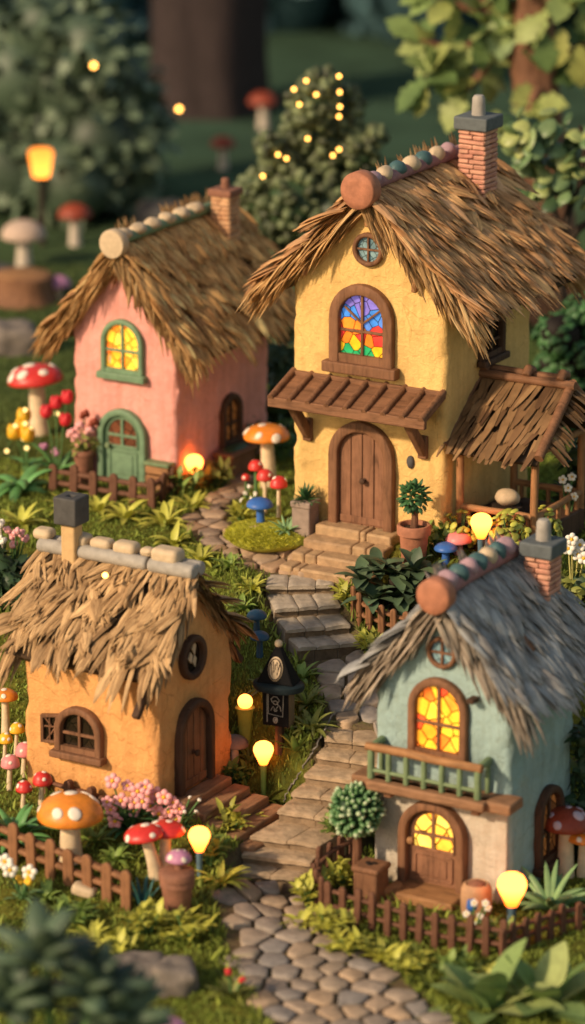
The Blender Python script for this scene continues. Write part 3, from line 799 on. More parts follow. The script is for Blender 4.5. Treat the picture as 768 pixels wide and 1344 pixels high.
def thatch_mesh(Ha, slope, hx, y0, y1, courses=8, clump=.13, per=11, L=.62, w=.03, spread=.12, lift=.07, jit=.25, verge=1.0, seed=0, fan=1.0, thick=.10, wvar=.4, big=0.0, tufts=True):
    rs = random.Random(seed); mb = MB()
    th = math.atan(slope); ct, sn = math.cos(th), math.sin(th); S = hx / ct
    prof = [.55, 1.0, .95, .7, .12]
    # underlay: two slabs and ragged thickness
    for sg in (-1, 1):
        d = Vector((sg * ct, 0, -sn)); nrm = Vector((sg * sn, 0, ct)); r0 = Vector((0, 0, Ha))
        vs = []
        for (s, h) in ((0, 0), (S - .07, 0), (S - .07, -thick), (0, -thick)):
            for y in (y0 + .05, y1 - .05): p = r0 + d * s + nrm * h; vs.append((p.x, y, p.z))
        fs = [(0, 1, 3, 2), (2, 3, 5, 4), (4, 5, 7, 6), (0, 2, 4, 6), (1, 7, 5, 3)]
        mb.add(vs, fs, 1)
    def strand(p, d, side, nrm, L, w, lift, droop, bow=0.0, mi=0):
        vs = []; at = []
        for j in range(5):
            f = j / 4
            q = p + d * (L * f) + nrm * (lift * f - .10 * lift * f * f) + Vector((0, 0, -droop * f * f)) + side * (bow * math.sin(f * 2.6))
            wi = w * prof[j] * .5
            vs += [q - side * wi, q + nrm * (wi * .7), q + side * wi]; at += [(.01, f), (.5, f), (1, f)]
        fs = []
        for j in range(4):
            a = 3 * j; fs += [(a, a + 1, a + 4, a + 3), (a + 1, a + 2, a + 5, a + 4)]
        mb.add(vs, fs, mi, at)
    for sg in (-1, 1):
        d = Vector((sg * ct, 0, -sn)); nrm = Vector((sg * sn, 0, ct)); yh = Vector((0, 1, 0))
        step = (S - .30 * L) / courses
        for c in range(courses):
            sroot = S - L * .86 - c * step
            ncl = int((y1 - y0) / clump)
            for k in range(ncl + 1):
                yc = y0 + (k + rs.uniform(-.35, .35)) * (y1 - y0) / ncl
                yaw = rs.gauss(0, spread); lf = lift * rs.uniform(.5, 1.5); Lc = L * rs.uniform(.82, 1.12)
                sr = max(.0, sroot + rs.gauss(0, step * jit)); fn = rs.uniform(-.2, 1.0) * fan
                if sroot < -.05: Lc *= .8
                for m in range(per):
                    o = rs.uniform(-1, 1)
                    a = yaw + o * .16 * fn + rs.gauss(0, .05)
                    dd = d * math.cos(a) + yh * math.sin(a); side = nrm.cross(dd).normalized()
                    y = min(max(yc + o * clump * .62, y0 - .02), y1 + .02)
                    p = Vector((0, y, Ha)) + d * (sr + rs.uniform(-.05, .05)) + nrm * (.012 + rs.uniform(0, .02))
                    LL = Lc * rs.uniform(.8, 1.08)
                    ww = w * rs.uniform(1 - wvar, 1 + wvar)
                    if big and rs.random() < big: ww *= rs.uniform(1.8, 3.0)
                    over = max(0, sr + LL - S)
                    strand(p, dd, side, nrm, LL, ww, lf + rs.uniform(0, .03), .04 + over * .35, rs.gauss(0, .015))
        # verge bundles at both gables, hanging past the edge
        for (ye, sy) in ((y0, -1), (y1, 1)):
            n = int(S / (clump * .62))
            for k in range(n):
                sr = S * (k + rs.uniform(0, .8)) / n * .92 - .05
                yaw = rs.uniform(.18, .62) * verge; Lc = L * rs.uniform(.62, .95)
                for m in range(int(per * 1.7)):
                    a = sy * (yaw + rs.gauss(0, .12)) * 1.0
                    dd = d * math.cos(a) + yh * math.sin(a); side = nrm.cross(dd).normalized()
                    p = Vector((0, ye - sy * rs.uniform(.02, .2), Ha)) + d * max(0, sr + rs.uniform(-.08, .08)) + nrm * rs.uniform(-.17, .05)
                    strand(p, dd, side, nrm, Lc * rs.uniform(.75, 1.08), w * rs.uniform(1 - wvar, 1 + wvar), rs.uniform(-.03, .08), rs.uniform(.05, .20), rs.gauss(0, .02), 2)
    # upright tufts of straw peeping over the ridge
    for k in range(int((y1 - y0) / clump * 1.6) if tufts else 0):
        y = rs.uniform(y0 + .25, y1 - .2)
        if mnoise.noise(Vector((y * 2.2, seed, 0))) < -.05: continue
        ba = rs.gauss(0, .2)
        for m in range(4):
            d = Vector((-rs.uniform(.25, .6), ba + rs.gauss(0, .10), 1)).normalized()
            strand(Vector((-.10, y + rs.gauss(0, .03), Ha - .05)), d, Vector((0, 1, 0)), Vector((1, 0, 0)), rs.uniform(.22, .40), w * 1.3, .02, 0, 0, 2)
    # ragged straws over the ridge
    for k in range(int((y1 - y0) / clump * 5)):
        sg = rs.choice((-1, 1)); d = Vector((sg * ct, 0, -sn)); nrm = Vector((sg * sn, 0, ct))
        a = rs.gauss(0, .3); dd = d * math.cos(a) + Vector((0, 1, 0)) * math.sin(a)
        p = Vector((0, rs.uniform(y0, y1), Ha + .03)) + nrm * .02
        strand(p, dd, nrm.cross(dd).normalized(), nrm, L * rs.uniform(.45, .8), w, lift * 1.1, .05)
    return mb

class House:
    def __init__(s, name, label, cat, c, rotz, W, D, Ha, slope, wallmat, seed):
        s.root = thing(name, label, cat, c, rotz); s.W, s.D, s.Ha, s.sl = W, D, Ha, slope
        s.c = Vector(c); s.rot = rotz; s.R = Matrix.Rotation(rotz, 3, 'Z')
        s.wall = obj('wall', wall_mesh(W, D, Ha, slope, seed=seed), wallmat, s.root, sharp=60)
    def loc(s, P): return s.R.transposed() @ (P - s.c)
    def px(s, px, py, face='front'):
        # (u, z) on a wall plane seen at that pixel
        axis, val = {'front': (1, -s.D / 2), 'right': (0, s.W / 2), 'left': (0, -s.W / 2)}[face]
        r = s.R.transposed() @ ray(px, py); o = s.loc(CAM)
        p = o + r * ((val - o[axis]) / r[axis])
        return ((p.x if axis == 1 else p.y), p.z)
    def place(s, face, u, z, out=0):
        if face == 'front': return (u, -s.D / 2 - out, z), 0
        if face == 'right': return (s.W / 2 + out, u, z), PI / 2
        if face == 'left': return (-s.W / 2 - out, u, z), -PI / 2
    def roof(s, hx, of, ob, mats, **kw):
        s.hx, s.y0, s.y1 = hx, -s.D / 2 - of, s.D / 2 + ob
        s.roof_o = obj('roof', thatch_mesh(s.Ha, s.sl, hx, s.y0, s.y1, **kw), mats, s.root, sharp=0)
        return s.roof_o

FRAME_PROF = lambda t, d: [(0, 0), (0, -d + .02), (.006, -d + .008), (.02, -d), (t - .02, -d), (t - .006, -d + .008), (t, -d + .02), (t, .0)]
def arch_window(h, face, u, z, w, hh, t, depth, fmat, pmat, sill=True, label=None, ry=None, bars='cross', sillw=1.12, sillh=.09, name='window', barw=.035, panez=None):
    loc, rz = h.place(face, u, z)
    mb = MB(); mb.sweep(lambda i: arch(w - 2 * i, hh - i, 16, None if ry is None else ry - i * .8), FRAME_PROF(t, depth), False)
    mb.box((0, -depth * .4, t * .4), (w - 2 * t, depth * .8, t * .8))
    f = obj(name, mb, fmat, h.root, loc, rz, sharp=50)
    if label: f['label'] = label
    iw, ih = w - 2 * t, hh - t
    pm = MB(); pm.panel(arch(iw + .01, ih, 16, None if ry is None else ry - t * .8), -.012, .012)
    obj('pane', pm, pmat, f)
    b = MB()
    if bars in ('cross', 'fan'):
        zm = ih * .46 if bars == 'cross' else ih * .47
        b.box((0, -.03, ih * .5), (barw, .036, ih)); b.box((0, -.028, zm), (iw, .036, barw))
        if bars == 'fan':
            for sx in (-1, 1):
                a = R(38); L = iw * .52
                b.box((sx * math.cos(a) * L * .5, -.027, ih * .60 + math.sin(a) * L * .42), (L, .03, barw * .8), Matrix.Rotation(-sx * a, 3, 'Y'))
    obj('glazing_bar', b, fmat, f, bevel=.006)
    if sill:
        sm = MB(); sm.box((0, -depth * .75, -sillh * .45), (w * sillw, depth * 1.5, sillh))
        obj('sill', sm, fmat, f, bevel=.02, seg=3)
    return f
def round_window(h, face, u, z, r, t, depth, fmat, pmat, bars=True, name='round_window'):
    loc, rz = h.place(face, u, z)
    mb = MB(); mb.sweep(lambda i: circ(r - i, 30), FRAME_PROF(t, depth), True)
    f = obj(name, mb, fmat, h.root, loc, rz, sharp=50)
    pm = MB(); pm.panel(circ(r - t + .005, 30), -.012, .012); obj('pane', pm, pmat, f)
    if bars:
        b = MB(); b.box((0, -.028, 0), (.024, .03, 2 * (r - t))); b.box((0, -.026, 0), (2 * (r - t), .03, .024))
        obj('glazing_bar', b, fmat, f, bevel=.005)
    return f
def arch_door(h, face, u, z, w, hh, t, depth, fmat, dmat, kind, knob, pmat=None, handle_mat=None, out=0):
    loc, rz = h.place(face, u, z, out)
    iw, ih = w - 2 * t, hh - t; PH = .32 if out else .40
    mb = MB()
    if kind == 'plank':
        nb = 4; 
        for k in range(nb):
            x0, x1 = -iw / 2 + iw * k / nb + .006, -iw / 2 + iw * (k + 1) / nb - .006
            if k == nb // 2 - 1: x1 -= .004
            pts = [(x0, .0)]
            for i in range(7):
                x = x0 + (x1 - x0) * i / 6; rr = iw / 2
                pts.append((x, ih - rr + math.sqrt(max(0, rr * rr - x * x))))
            pts.append((x1, .0)); mb.panel(pts, -.03, .03)
        mb.panel(arch(iw, ih), -.012, .012)
        mb.box((0, -.035, .07), (iw * .96, .02, .09))
    else:
        mb.panel(arch(iw, ih), -.03, .03)
        pw, ph = iw * .74, ih * PH
        for (a, b2, c2, d2) in ((0, .06, pw, .03), (0, .06 + ph, pw, .03)): mb.box((a, -.034, b2), (c2, .03, d2))
        for sx in (-1, 1): mb.box((sx * pw / 2, -.034, .06 + ph / 2), (.03, .03, ph))
        mb.box((0, -.032, .06 + ph / 2), (pw * .72, .024, ph * .74))
    d = obj('door', mb, dmat, h.root, loc, rz, bevel=.006)
    fm = MB(); fm.sweep(lambda i: arch(w - 2 * i, hh - i), FRAME_PROF(t, depth), False)
    obj('door_frame', fm, fmat, d, sharp=50)
    if kind == 'glazed':
        zb = .06 + ih * PH + .06; gw, gh = iw * .80, ih - zb - .045
        g = MB(); g.panel(arch(gw, gh), -.036, .004); po = obj('pane', g, pmat, d, (0, 0, zb))
        b = MB(); b.sweep(lambda i: arch(gw + .05 - 2 * i, gh + .03 - i), FRAME_PROF(.035, .06), False)
        b.box((0, -.045, gh / 2), (.035, .03, gh)); b.box((0, -.043, gh * .42), (gw, .03, .035)); b.box((0, -.043, .012), (gw, .03, .03))
        obj('glazing_bar', b, dmat if fmat != M['green_paint'] else fmat, d, (0, 0, zb), sharp=50)
    k = MB(); kx, kz = knob
    k.lathe([(.03, 0), (.03, .012), (.014, .018), (.014, .035), (.032, .045), (.042, .062), (.036, .082), (.012, .092)], 14, (kx, -.03, kz), M=Matrix.Rotation(PI / 2, 3, 'X'))
    obj('handle', k, handle_mat or M['wood_dark'], d)
    return d

def chimney(h, x, y, zb, zt, w, brick, cap, pot, base, pot_mat, style='brick', capw=1.28, caph=.13, poth=.2, potr=.06, rot=0):
    core = MB()
    if style == 'brick':
        nc = max(6, int((zt - zb) / .062)); ch = (zt - zb) / nc; rs = random.Random(int(zb * 100))
        hw = w / 2
        for c in range(nc):
            z = zb + (c + .5) * ch
            for f in range(4):
                Rm = Matrix.Rotation(f * PI / 2, 3, 'Z')
                cuts = [-hw, (-.08 if c % 2 else .06) * w + rs.uniform(-.04, .04) * w, hw]
                if rs.random() < .15: cuts = [-hw, hw]
                for a, b in zip(cuts[:-1], cuts[1:]):
                    g = .004; dd = .05
                    p = Rm @ Vector(((a + b) / 2, -hw + dd / 2 - rs.uniform(0, .012), 0))
                    core.box((p.x, p.y, z + rs.uniform(-.003, .003)), (b - a - g * 2, dd, ch - .011), Matrix.Rotation(f * PI / 2 + rs.gauss(0, .012), 3, 'Z') @ Matrix.Rotation(rs.gauss(0, .03), 3, 'Y'), 0)
        core.box((0, 0, (zb + zt) / 2), (w - .045, w - .045, zt - zb), None, 1)
    else:
        core.box((0, 0, (zb + zt) / 2), (w, w, zt - zb), None, 0)
    c = obj('chimney', core, [brick, M['mortar']], h.root, (x, y, 0), rot, bevel=.012 if style == 'brick' else .025, seg=2)
    cm = MB(); cm.box((0, 0, zt + caph / 2), (w * capw, w * capw, caph))
    if style == 'block':    # hollow flue
        cm = MB(); o, i2, zz0, zz1 = w * capw / 2, w * .22, zt - .002, zt + caph
        vs = [(a * o, b * o, zz0) for a, b in ((-1, -1), (1, -1), (1, 1), (-1, 1))] + [(a * o, b * o, zz1) for a, b in ((-1, -1), (1, -1), (1, 1), (-1, 1))] \
            + [(a * i2, b * i2, zz1) for a, b in ((-1, -1), (1, -1), (1, 1), (-1, 1))] + [(a * i2, b * i2, zz1 - .15) for a, b in ((-1, -1), (1, -1), (1, 1), (-1, 1))]
        fs = [(3, 2, 1, 0)]
        for l in range(3): fs += [(l * 4 + k, l * 4 + (k + 1) % 4, l * 4 + 4 + (k + 1) % 4, l * 4 + 4 + k) for k in range(4)]
        fs.append((12, 13, 14, 15)); cm.add(vs, fs)
    obj('chimney_cap', cm, cap, c, bevel=.022, seg=3)
    if poth:
        pm = MB(); pm.lathe([(potr * 1.05, zt + caph - .01), (potr, zt + caph + poth * .5), (potr * .95, zt + caph + poth * .85), (potr * .7, zt + caph + poth), (potr * .2, zt + caph + poth * 1.02)], 16)
        obj('chimney_pot', pm, pot_mat, c)
    if base:
        bm = MB(); bm.box((0, 0, zb + .14), (w * 1.18, w * 1.18, .1)); obj('chimney_base', bm, base, c, bevel=.02)
    return c

def ridge(h, ya, yb, pole_mat, pole_r, stones, disc_mat, disc_r, zoff=.0, disc_len=.16, flat=1.0, peg=None):
    Ha = h.Ha + zoff + .07
    p = MB(); p.tube([(0, ya, Ha), (0, (ya + yb) / 2, Ha + .015), (0, yb, Ha)], [pole_r] * 3, 12, flat=flat)
    po = obj('ridge_pole', p, pole_mat, h.roof_o)
    for k, (f, mat, r) in enumerate(stones):
        s = MB(); y = ya + (yb - ya) * f
        s.ball((0, y, Ha + pole_r * .85), (r[1], r[0], r[2]), 14, 10, wob=.18)
        obj('ridge_stone', s, mat, h.roof_o)
    if disc_mat:
        d = MB(); d.lathe([(disc_r * .94, 0), (disc_r, .02), (disc_r * 1.0, disc_len - .02), (disc_r * .93, disc_len), (disc_r * .5, disc_len + .008)], 28, (0, ya + .06, Ha - .02), M=Matrix.Rotation(PI / 2, 3, 'X'))
        obj('ridge_end', d, disc_mat, h.roof_o, sharp=50)

def timber(mb, a, b, w, d, mi=0, up=(0, 0, 1)):
    a, b = Vector(a), Vector(b); z = (b - a).normalized(); u = Vector(up); x = u.cross(z)
    if x.length < 1e-4: x = Vector((1, 0, 0))
    x.normalize(); y = z.cross(x)
    rot = Matrix((x, y, z)).transposed()
    mb.box((a + b) / 2, (w, d, (b - a).length), rot, mi)
def log(mb, a, b, r, n=10, wob=.01, mi=0, seg=5):
    a, b = Vector(a), Vector(b); pts = []
    for i in range(seg + 1):
        p = a.lerp(b, i / seg)
        if 0 < i < seg: p += Vector((gau(wob), gau(wob), gau(wob)))
        pts.append(p)
    mb.tube(pts, [r * uni(.94, 1.05) for _ in pts], n, mi)

def chim(c, W, D, px, pyt, pyb, x):
    # chimney on the right slope at local x: solve local y and column heights from its pixel column
    Rm = Matrix.Rotation(A_H, 3, 'Z'); o = Rm.transposed() @ (CAM - c); r = Rm.transposed() @ ray(px, pyt); t = (x - o.x) / r.x
    p = o + r * t; r2 = Rm.transposed() @ ray(px, pyb); q = o + r2 * ((p.y - o.y) / r2.y)
    return (x, p.y, q.z - .35, p.z)
CH_Y = chim(Y_C, Y_W, Y_D, 628, 168, 272, .42)
CH_P = chim(P_C, P_W, P_D, 296, 256, 326, .26)
CH_T = chim(T_C, T_W, T_D, 713, 727, 830, .36)
CH_O = None
# ---------------------------------------------------------------- yellow house
hy = House('yellow_house', 'tall yellow plaster cottage with stained glass window and brown thatched roof', 'house', Y_C, A_H, Y_W, Y_D, 4.38, .92, M['yellow'], 1)
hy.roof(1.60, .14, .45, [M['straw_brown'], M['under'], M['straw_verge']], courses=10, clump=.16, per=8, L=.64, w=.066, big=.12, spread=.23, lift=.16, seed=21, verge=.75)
ridge(hy, hy.y0 - .02, hy.y1 - .35, M['pole_mauve'], .085, [(.10, M['stone_mauve'], (.12, .1, .085)), (.21, M['stone_beige'], (.14, .11, .1)), (.34, M['stone_teal'], (.14, .11, .1)), (.47, M['stone_beige'], (.14, .12, .105)), (.60, M['stone_teal'], (.14, .11, .1)), (.73, M['stone_beige'], (.13, .11, .1)), (.85, M['stone_mauve'], (.13, .11, .1))], M['terracotta'], .235, .03, .22)
chimney(hy, *CH_Y, .37, M['brick'], M['slate'], None, M['slate'], M['stone_grey'], potr=.085, poth=.25, capw=1.28, caph=.17)
u, z = hy.px(485, 327); round_window(hy, 'front', u, z, .215, .06, .07, M['wood'], M['pane_blue'])
u, z = hy.px(477, 479); arch_window(hy, 'front', u, z + .02, .90, 1.02, .14, .10, M['wood'], M['pane_rainbow'], bars='fan', sillw=1.16, sillh=.14)
u, z = hy.px(477, 689); DZ = z
arch_door(hy, 'front', u, z, .92, 1.36, .13, .11, M['wood'], M['wood_door'], 'plank', (.03, .60))
# awning on two braces
aw = MB(); ua, za = hy.px(385, 489); ub, _ = hy.px(583, 518)
fy = -Y_D / 2; ua, ub = ua - .03, ub + .03; um = (ua + ub) / 2; dz = .20; ov = .56
aw.box((um, fy - ov / 2, za - dz / 2 - .02), (ub - ua, math.hypot(ov, dz), .05), Matrix.Rotation(math.atan2(dz, ov), 3, 'X'))
aw.box((um, fy - ov + .01, za - dz - .045), (ub - ua + .02, .07, .13)); aw.box((um, fy - .02, za + .01), (ub - ua, .06, .07))
awo = obj('awning', aw, M['wood_x'], hy.root, bevel=.015)
for k in range(9):
    rb = MB(); x = ua + .04 + (ub - ua - .08) * k / 8; r = .042 if k in (0, 8) else .036
    rb.tube([(x, fy + .01, za + .035), (x, fy - ov * .5, za - dz * .5 + .03), (x, fy - ov - .03, za - dz + .012)], [r, r, r * 1.05], 10)
    obj('awning_rib', rb, M['wood'], awo)
for (px, py) in ((374, 540), (529, 563)):
    pass
for x in (ua + .26, ub - .30):
    b = MB(); timber(b, (x, fy - ov + .12, za - dz - .08), (x, fy - .01, za - dz - .58), .13, .10, up=(1, 0, 0)); b.box((x, fy - .03, za - dz - .50), (.13, .07, .30))
    obj('awning_brace', b, M['wood'], awo, bevel=.02)
# door steps
st = MB(); u, _ = hy.px(477, 689); rs = random.Random(5)
for k in range(4):
    w_ = 1.10 + k * .06; yo = .25 * (k + 1); z1 = DZ - .115 * k
    xs = [-w_ / 2] + sorted(rs.uniform(-.35, .35) * w_ for _ in range(2)) + [w_ / 2]
    for a, b in zip(xs[:-1], xs[1:]):
        st.box((u + (a + b) / 2, fy - yo + .12, z1 - .26 + rs.uniform(-.006, .006)), (b - a - .008, .30, .52), Matrix.Rotation(rs.gauss(0, .01), 3, 'Z'))
obj('door_steps', st, clay('honey_step_stone', (.42, .27, .145), var=.35, bmp=.6, cols=[(.38, .24, .13), (.47, .31, .165), (.42, .27, .15)]), hy.root, bevel=.03, seg=3)
u, z = hy.px(540, 606); wo = MB(); wo.ball((0, 0, 0), (.055, .04, .085), 14, 10, wob=.1); obj('wall_knob', wo, M['slate_dark'], hy.root, (u, fy - .02, z))
u, z = hy.px(642, 452, 'right'); arch_window(hy, 'right', u, z - .14, .62, .52, .09, .09, M['wood_dark'], M['pane_dark'], sillw=1.1, ry=.12)
for (px, py, L, r) in ((488, 283, .24, .045), (549, 371, .20, .045), (405, 352, .14, .035)):
    u, z = hy.px(px, py); b = MB(); b.tube([(u, fy - .10, z + L / 2), (u + .01, fy - .10, z), (u, fy - .10, z - L / 2)], [r, r * 1.05, r * .9], 10); obj('rafter_peg', b, M['wood_tan_v'], hy.root, bevel=.012)
for sg in (-1, 1):
    b = MB(); s0, s1 = .10, 1.42
    timber(b, (sg * s0, hy.y0 + .13, 4.38 - .92 * s0 - .14), (sg * s1, hy.y0 + .13, 4.38 - .92 * s1 - .14), .09, .11, up=(0, 1, 0)); obj('verge_board', b, M['wood'], hy.roof_o, bevel=.012)

# ---------------------------------------------------------------- pink house
hp_ = House('pink_house', 'pink plaster cottage with green arched door and straw roof', 'house', P_C, A_H, P_W, P_D, 3.28, 1.176, M['pink'], 2)
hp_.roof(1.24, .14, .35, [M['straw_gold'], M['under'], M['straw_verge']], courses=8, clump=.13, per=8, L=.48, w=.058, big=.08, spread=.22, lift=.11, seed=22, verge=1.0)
ridge(hp_, hp_.y0 - .02, hp_.y1 - .45, M['green_paint'], .075, [(.08 + .145 * k, M['stone_beige'], (.15, .115, .085)) for k in range(6)], M['stone_beige'], .195, .03, .16)
chimney(hp_, *CH_P, .29, M['brick_tan'], M['terracotta_dk'], None, M['slate'], M['terracotta_dk'], capw=1.25, caph=.10, poth=.14, potr=.06)
u, z = hp_.px(163, 492); arch_window(hp_, 'front', u, z + .03, .66, .74, .075, .08, M['green_paint'], M['pane_warm'], sillw=1.14, sillh=.10)
u, z = hp_.px(164, 632); arch_door(hp_, 'front', u, z, .76, 1.02, .095, .10, M['green_paint'], M['green_paint'], 'glazed', (-.21, .5), M['pane_brown'], M['green_rail'])
u, z = hp_.px(301, 581, 'right'); arch_window(hp_, 'right', u, z, .52, .70, .085, .08, M['wood_dark'], M['pane_dim'], sillw=1.1)
for sg in (-1, 1):
    b = MB(); timber(b, (sg * .08, hp_.y0 + .14, 3.28 - .09 - .13), (sg * 1.1, hp_.y0 + .14, 3.28 - 1.3 - .13), .08, .09, up=(0, 1, 0)); obj('verge_board', b, M['wood'], hp_.roof_o, bevel=.012)

# ---------------------------------------------------------------- orange house (ridge runs along u)
ho = House('orange_house', 'squat orange clay cottage with shaggy straw roof and arched side window', 'house', O_C, A_H + PI / 2, O_W, O_D, 2.64, 1.06, M['orange'], 3)
ho.roof(.99, .03, .22, [M['straw_tan'], M['under'], M['straw_tan']], courses=6, clump=.18, per=9, L=.48, w=.056, spread=.42, lift=.15, seed=23, tufts=False, verge=.2, fan=1.5, jit=.35, wvar=.55, big=.10)
def chim_o():
    o = ho.loc(CAM); r = ho.R.transposed() @ ray(94, 686); x = -.12; p = o + r * ((x - o.x) / r.x); return (x, p.y, 2.3, p.z)
CH_O = chim_o()
rp = MB()
ye, yb = ho.y0 - .03, ho.y1 + .03; ym = ye + .62; za = 2.64
zr_ = za + .075
for sx in (-1, 1):
    rp.tube([(sx * .08, ym + .012, zr_), (sx * .08, (ym + yb) / 2, zr_ + .012), (sx * .08, yb, zr_)], [.085, .088, .085], 14)
    rp.tube([(sx * .08, ye, zr_), (sx * .08, ym - .012, zr_)], [.088, .088], 14)
rp.box((0, ye + .12, zr_ + .0), (.26, .22, .15))
obj('ridge_pole', rp, M['stone_grey'], ho.roof_o, bevel=.03, seg=3)
for (f, a, b, c_) in ((.20, .19, .13, .115), (.33, .09, .08, .065), (.47, .16, .11, .10), (.63, .15, .105, .085), (.79, .17, .12, .10), (1.02, .13, .11, .085)):
    s = MB(); y = ye + (yb - ye) * f * .97
    s.box((0, y, za + .195), (b * 1.9, a * 1.9, c_ * 1.6), Matrix.Rotation(gau(.06), 3, 'Z')); obj('ridge_stone', s, M['stone_beige'], ho.roof_o, bevel=.065, seg=5)
chimney(ho, *CH_O, .19, clay('buff_clay', (.58, .38, .18), var=.15), M['slate_dark'], None, None, None, style='block', capw=1.62, caph=.33, poth=0)
u, z = ho.px(107, 990, 'left'); f = arch_window(ho, 'left', u, z + .03, .64, .56, .085, .10, M['wood'], M['pane_dark'], sillw=1.12, sillh=.085, ry=.30)
sh = MB(); sh.sweep(lambda i: [(-.11 + i, .0 + i), (-.11 + i, .34 - i), (.11 - i, .36 - i), (.11 - i, i)], [(0, 0), (0, -.05), (.035, -.05), (.035, 0)], True)
sh.box((0, -.03, .17), (.02, .02, .3)); sh.box((0, -.028, .20), (.17, .02, .02)); sh.box((.02, -.028, .12), (.02, .02, .2), Matrix.Rotation(.6, 3, 'Y')); sh.box((-.03, -.026, .27), (.02, .02, .16), Matrix.Rotation(-.7, 3, 'Y'))
sh.panel([(-.1, .01), (-.1, .34), (.1, .35), (.1, .01)], -.012, .01, 1)
so_ = obj('shutter', sh, [M['wood'], M['pane_dark']], f, (-.40, -.03, .06), R(14), bevel=.006)
u, z = ho.px(252, 1030, 'front'); OD_U, OD_Z = u, z
arch_door(ho, 'front', u, z, .76, 1.06, .10, .10, M['wood_dark'], M['wood'], 'plank', (-.02, .42))
u, z = ho.px(250, 862, 'front'); rw_ = round_window(ho, 'front', u, z, .265, .085, .08, M['wood_dark'], M['pane_dark'], bars=False)
sp = MB()
for (a, b, c_, d_) in ((.04, .10, .05, .09), (-.04, -.0, .055, .07), (.05, -.06, .05, .075)): sp.panel([(a - c_, b), (a, b + d_), (a + c_ * .8, b + d_ * .3), (a + c_ * .2, b - d_)], -.03, .016)
obj('carved_leaf', sp, M['stone_beige'], rw_)
ds = MB()
for k in range(5):
    y = -O_D / 2 - .14 - k * .235; z1 = OD_Z - .01 - .085 * k
    ds.box((OD_U, y, z1 - .09), (.98 + .05 * k, .225, .18), Matrix.Rotation(gau(.012), 3, 'Z'))
obj('door_steps', ds, M['wood_plank'], ho.root, bevel=.02, seg=2)
for sg in (-1, 1):
    b = MB(); timber(b, (sg * .08, ho.y0 + .12, 2.64 - .09 - .13), (sg * 1.15, ho.y0 + .12, 2.64 - 1.25 - .13), .08, .09, up=(0, 1, 0)); obj('verge_board', b, M['wood_dark'], ho.roof_o, bevel=.012)

# ---------------------------------------------------------------- teal house
ht = House('teal_house', 'teal plaster cottage with green balcony and grey thatched roof', 'house', T_C, A_H, T_W, T_D, 3.48, 1.10, M['teal'], 4)
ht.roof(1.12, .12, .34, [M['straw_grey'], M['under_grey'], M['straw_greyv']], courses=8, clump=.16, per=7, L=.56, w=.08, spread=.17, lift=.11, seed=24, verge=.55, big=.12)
ridge(ht, ht.y0 - .02, ht.y1 - .28, M['pole_mauve'], .10, [(.12, M['stone_mauve'], (.15, .12, .11)), (.27, M['stone_teal'], (.11, .125, .115)), (.40, M['stone_mauve'], (.12, .12, .11)), (.52, M['stone_teal'], (.11, .125, .115)), (.66, M['stone_beige'], (.13, .12, .11)), (.78, M['stone_teal'], (.10, .125, .115)), (.90, M['stone_mauve'], (.13, .12, .11))], M['terracotta'], .205, .03, .20)
chimney(ht, *CH_T, .315, M['brick'], M['slate'], None, M['slate'], M['stone_grey'], potr=.085, poth=.24, capw=1.32, caph=.17)
u, z = ht.px(582, 856); round_window(ht, 'front', u, z, .185, .05, .07, M['wood'], M['pane_blue'])
u, z = ht.px(577, 990); arch_window(ht, 'front', u, z - .02, .74, .93, .095, .09, M['wood'], M['pane_red'], sill=False, bars='cross')
tfy = -T_D / 2
u0, zl = ht.px(492, 1013); u1, _ = ht.px(666, 1045); zl -= .02
lp = MB(); lp.panel([(-T_W / 2 + .02, -.3), (-T_W / 2 + .02, zl), (T_W / 2 - .01, zl), (T_W / 2 - .01, -.3)], -.035, .04); obj('lower_plaster', lp, M['cream'], ht.root, (0, tfy, 0), bevel=.02)
lg = MB(); lg.box((0, tfy - .12, zl), (T_W + .30, .34, .125)); lg.box((-.02, tfy - .27, zl + .005), (T_W - .22, .22, .115))
lgo = obj('balcony_ledge', lg, M['wood_ledge'], ht.root, bevel=.025, seg=3)
for x in (-.55, .55):
    b = MB(); b.box((x, tfy - .16, zl - .11), (.10, .20, .08)); obj('ledge_bracket', b, M['wood'], lgo, bevel=.015)
br = MB(); yb_ = tfy - .29; xa, xb = -.74, .60; zr = zl + .075
for k in range(7):
    x = xa + (xb - xa) * k / 6; r = .044 if k in (0, 6) else .036
    br.tube([(x, yb_, zr - .01), (x, yb_, zr + .33)], [r, r * .95], 8)
br.tube([(xa, yb_, zr + .09), (xb, yb_, zr + .09)], [.024] * 2, 8)
for x in (xa, xb):
    br.tube([(x, yb_, zr + .35), (x, tfy - .02, zr + .37)], [.046, .046], 8); br.tube([(x, tfy - .05, zr - .01), (x, tfy - .05, zr + .36)], [.03, .03], 8)
bo = obj('balcony_railing', br, M['green_rail'], ht.root, bevel=.006)
hr = MB(); log(hr, (xa - .06, yb_, zr + .36), (xb + .05, yb_, zr + .36), .05, 10, .005); obj('handrail', hr, M['wood_tan'], bo)
u, z = ht.px(573, 1158); TD_U, TD_Z = u, z
arch_door(ht, 'front', u, z, .84, 1.01, .105, .13, M['wood'], M['wood_door'], 'glazed', (-.27, .50), M['pane_door'], M['wood_tan'], out=.042)
ds = MB(); ds.box((u, tfy - .26, z - .09), (.90, .46, .18)); ds.box((u + .03, tfy - .34, z - .22), (1.02, .62, .12)); obj('door_steps', ds, M['wood_tan'], ht.root, bevel=.03, seg=3)
u, z = ht.px(716, 1128, 'right'); arch_window(ht, 'right', u, z, .62, .90, .09, .09, M['wood_dark'], M['pane_dim'], sill=True)
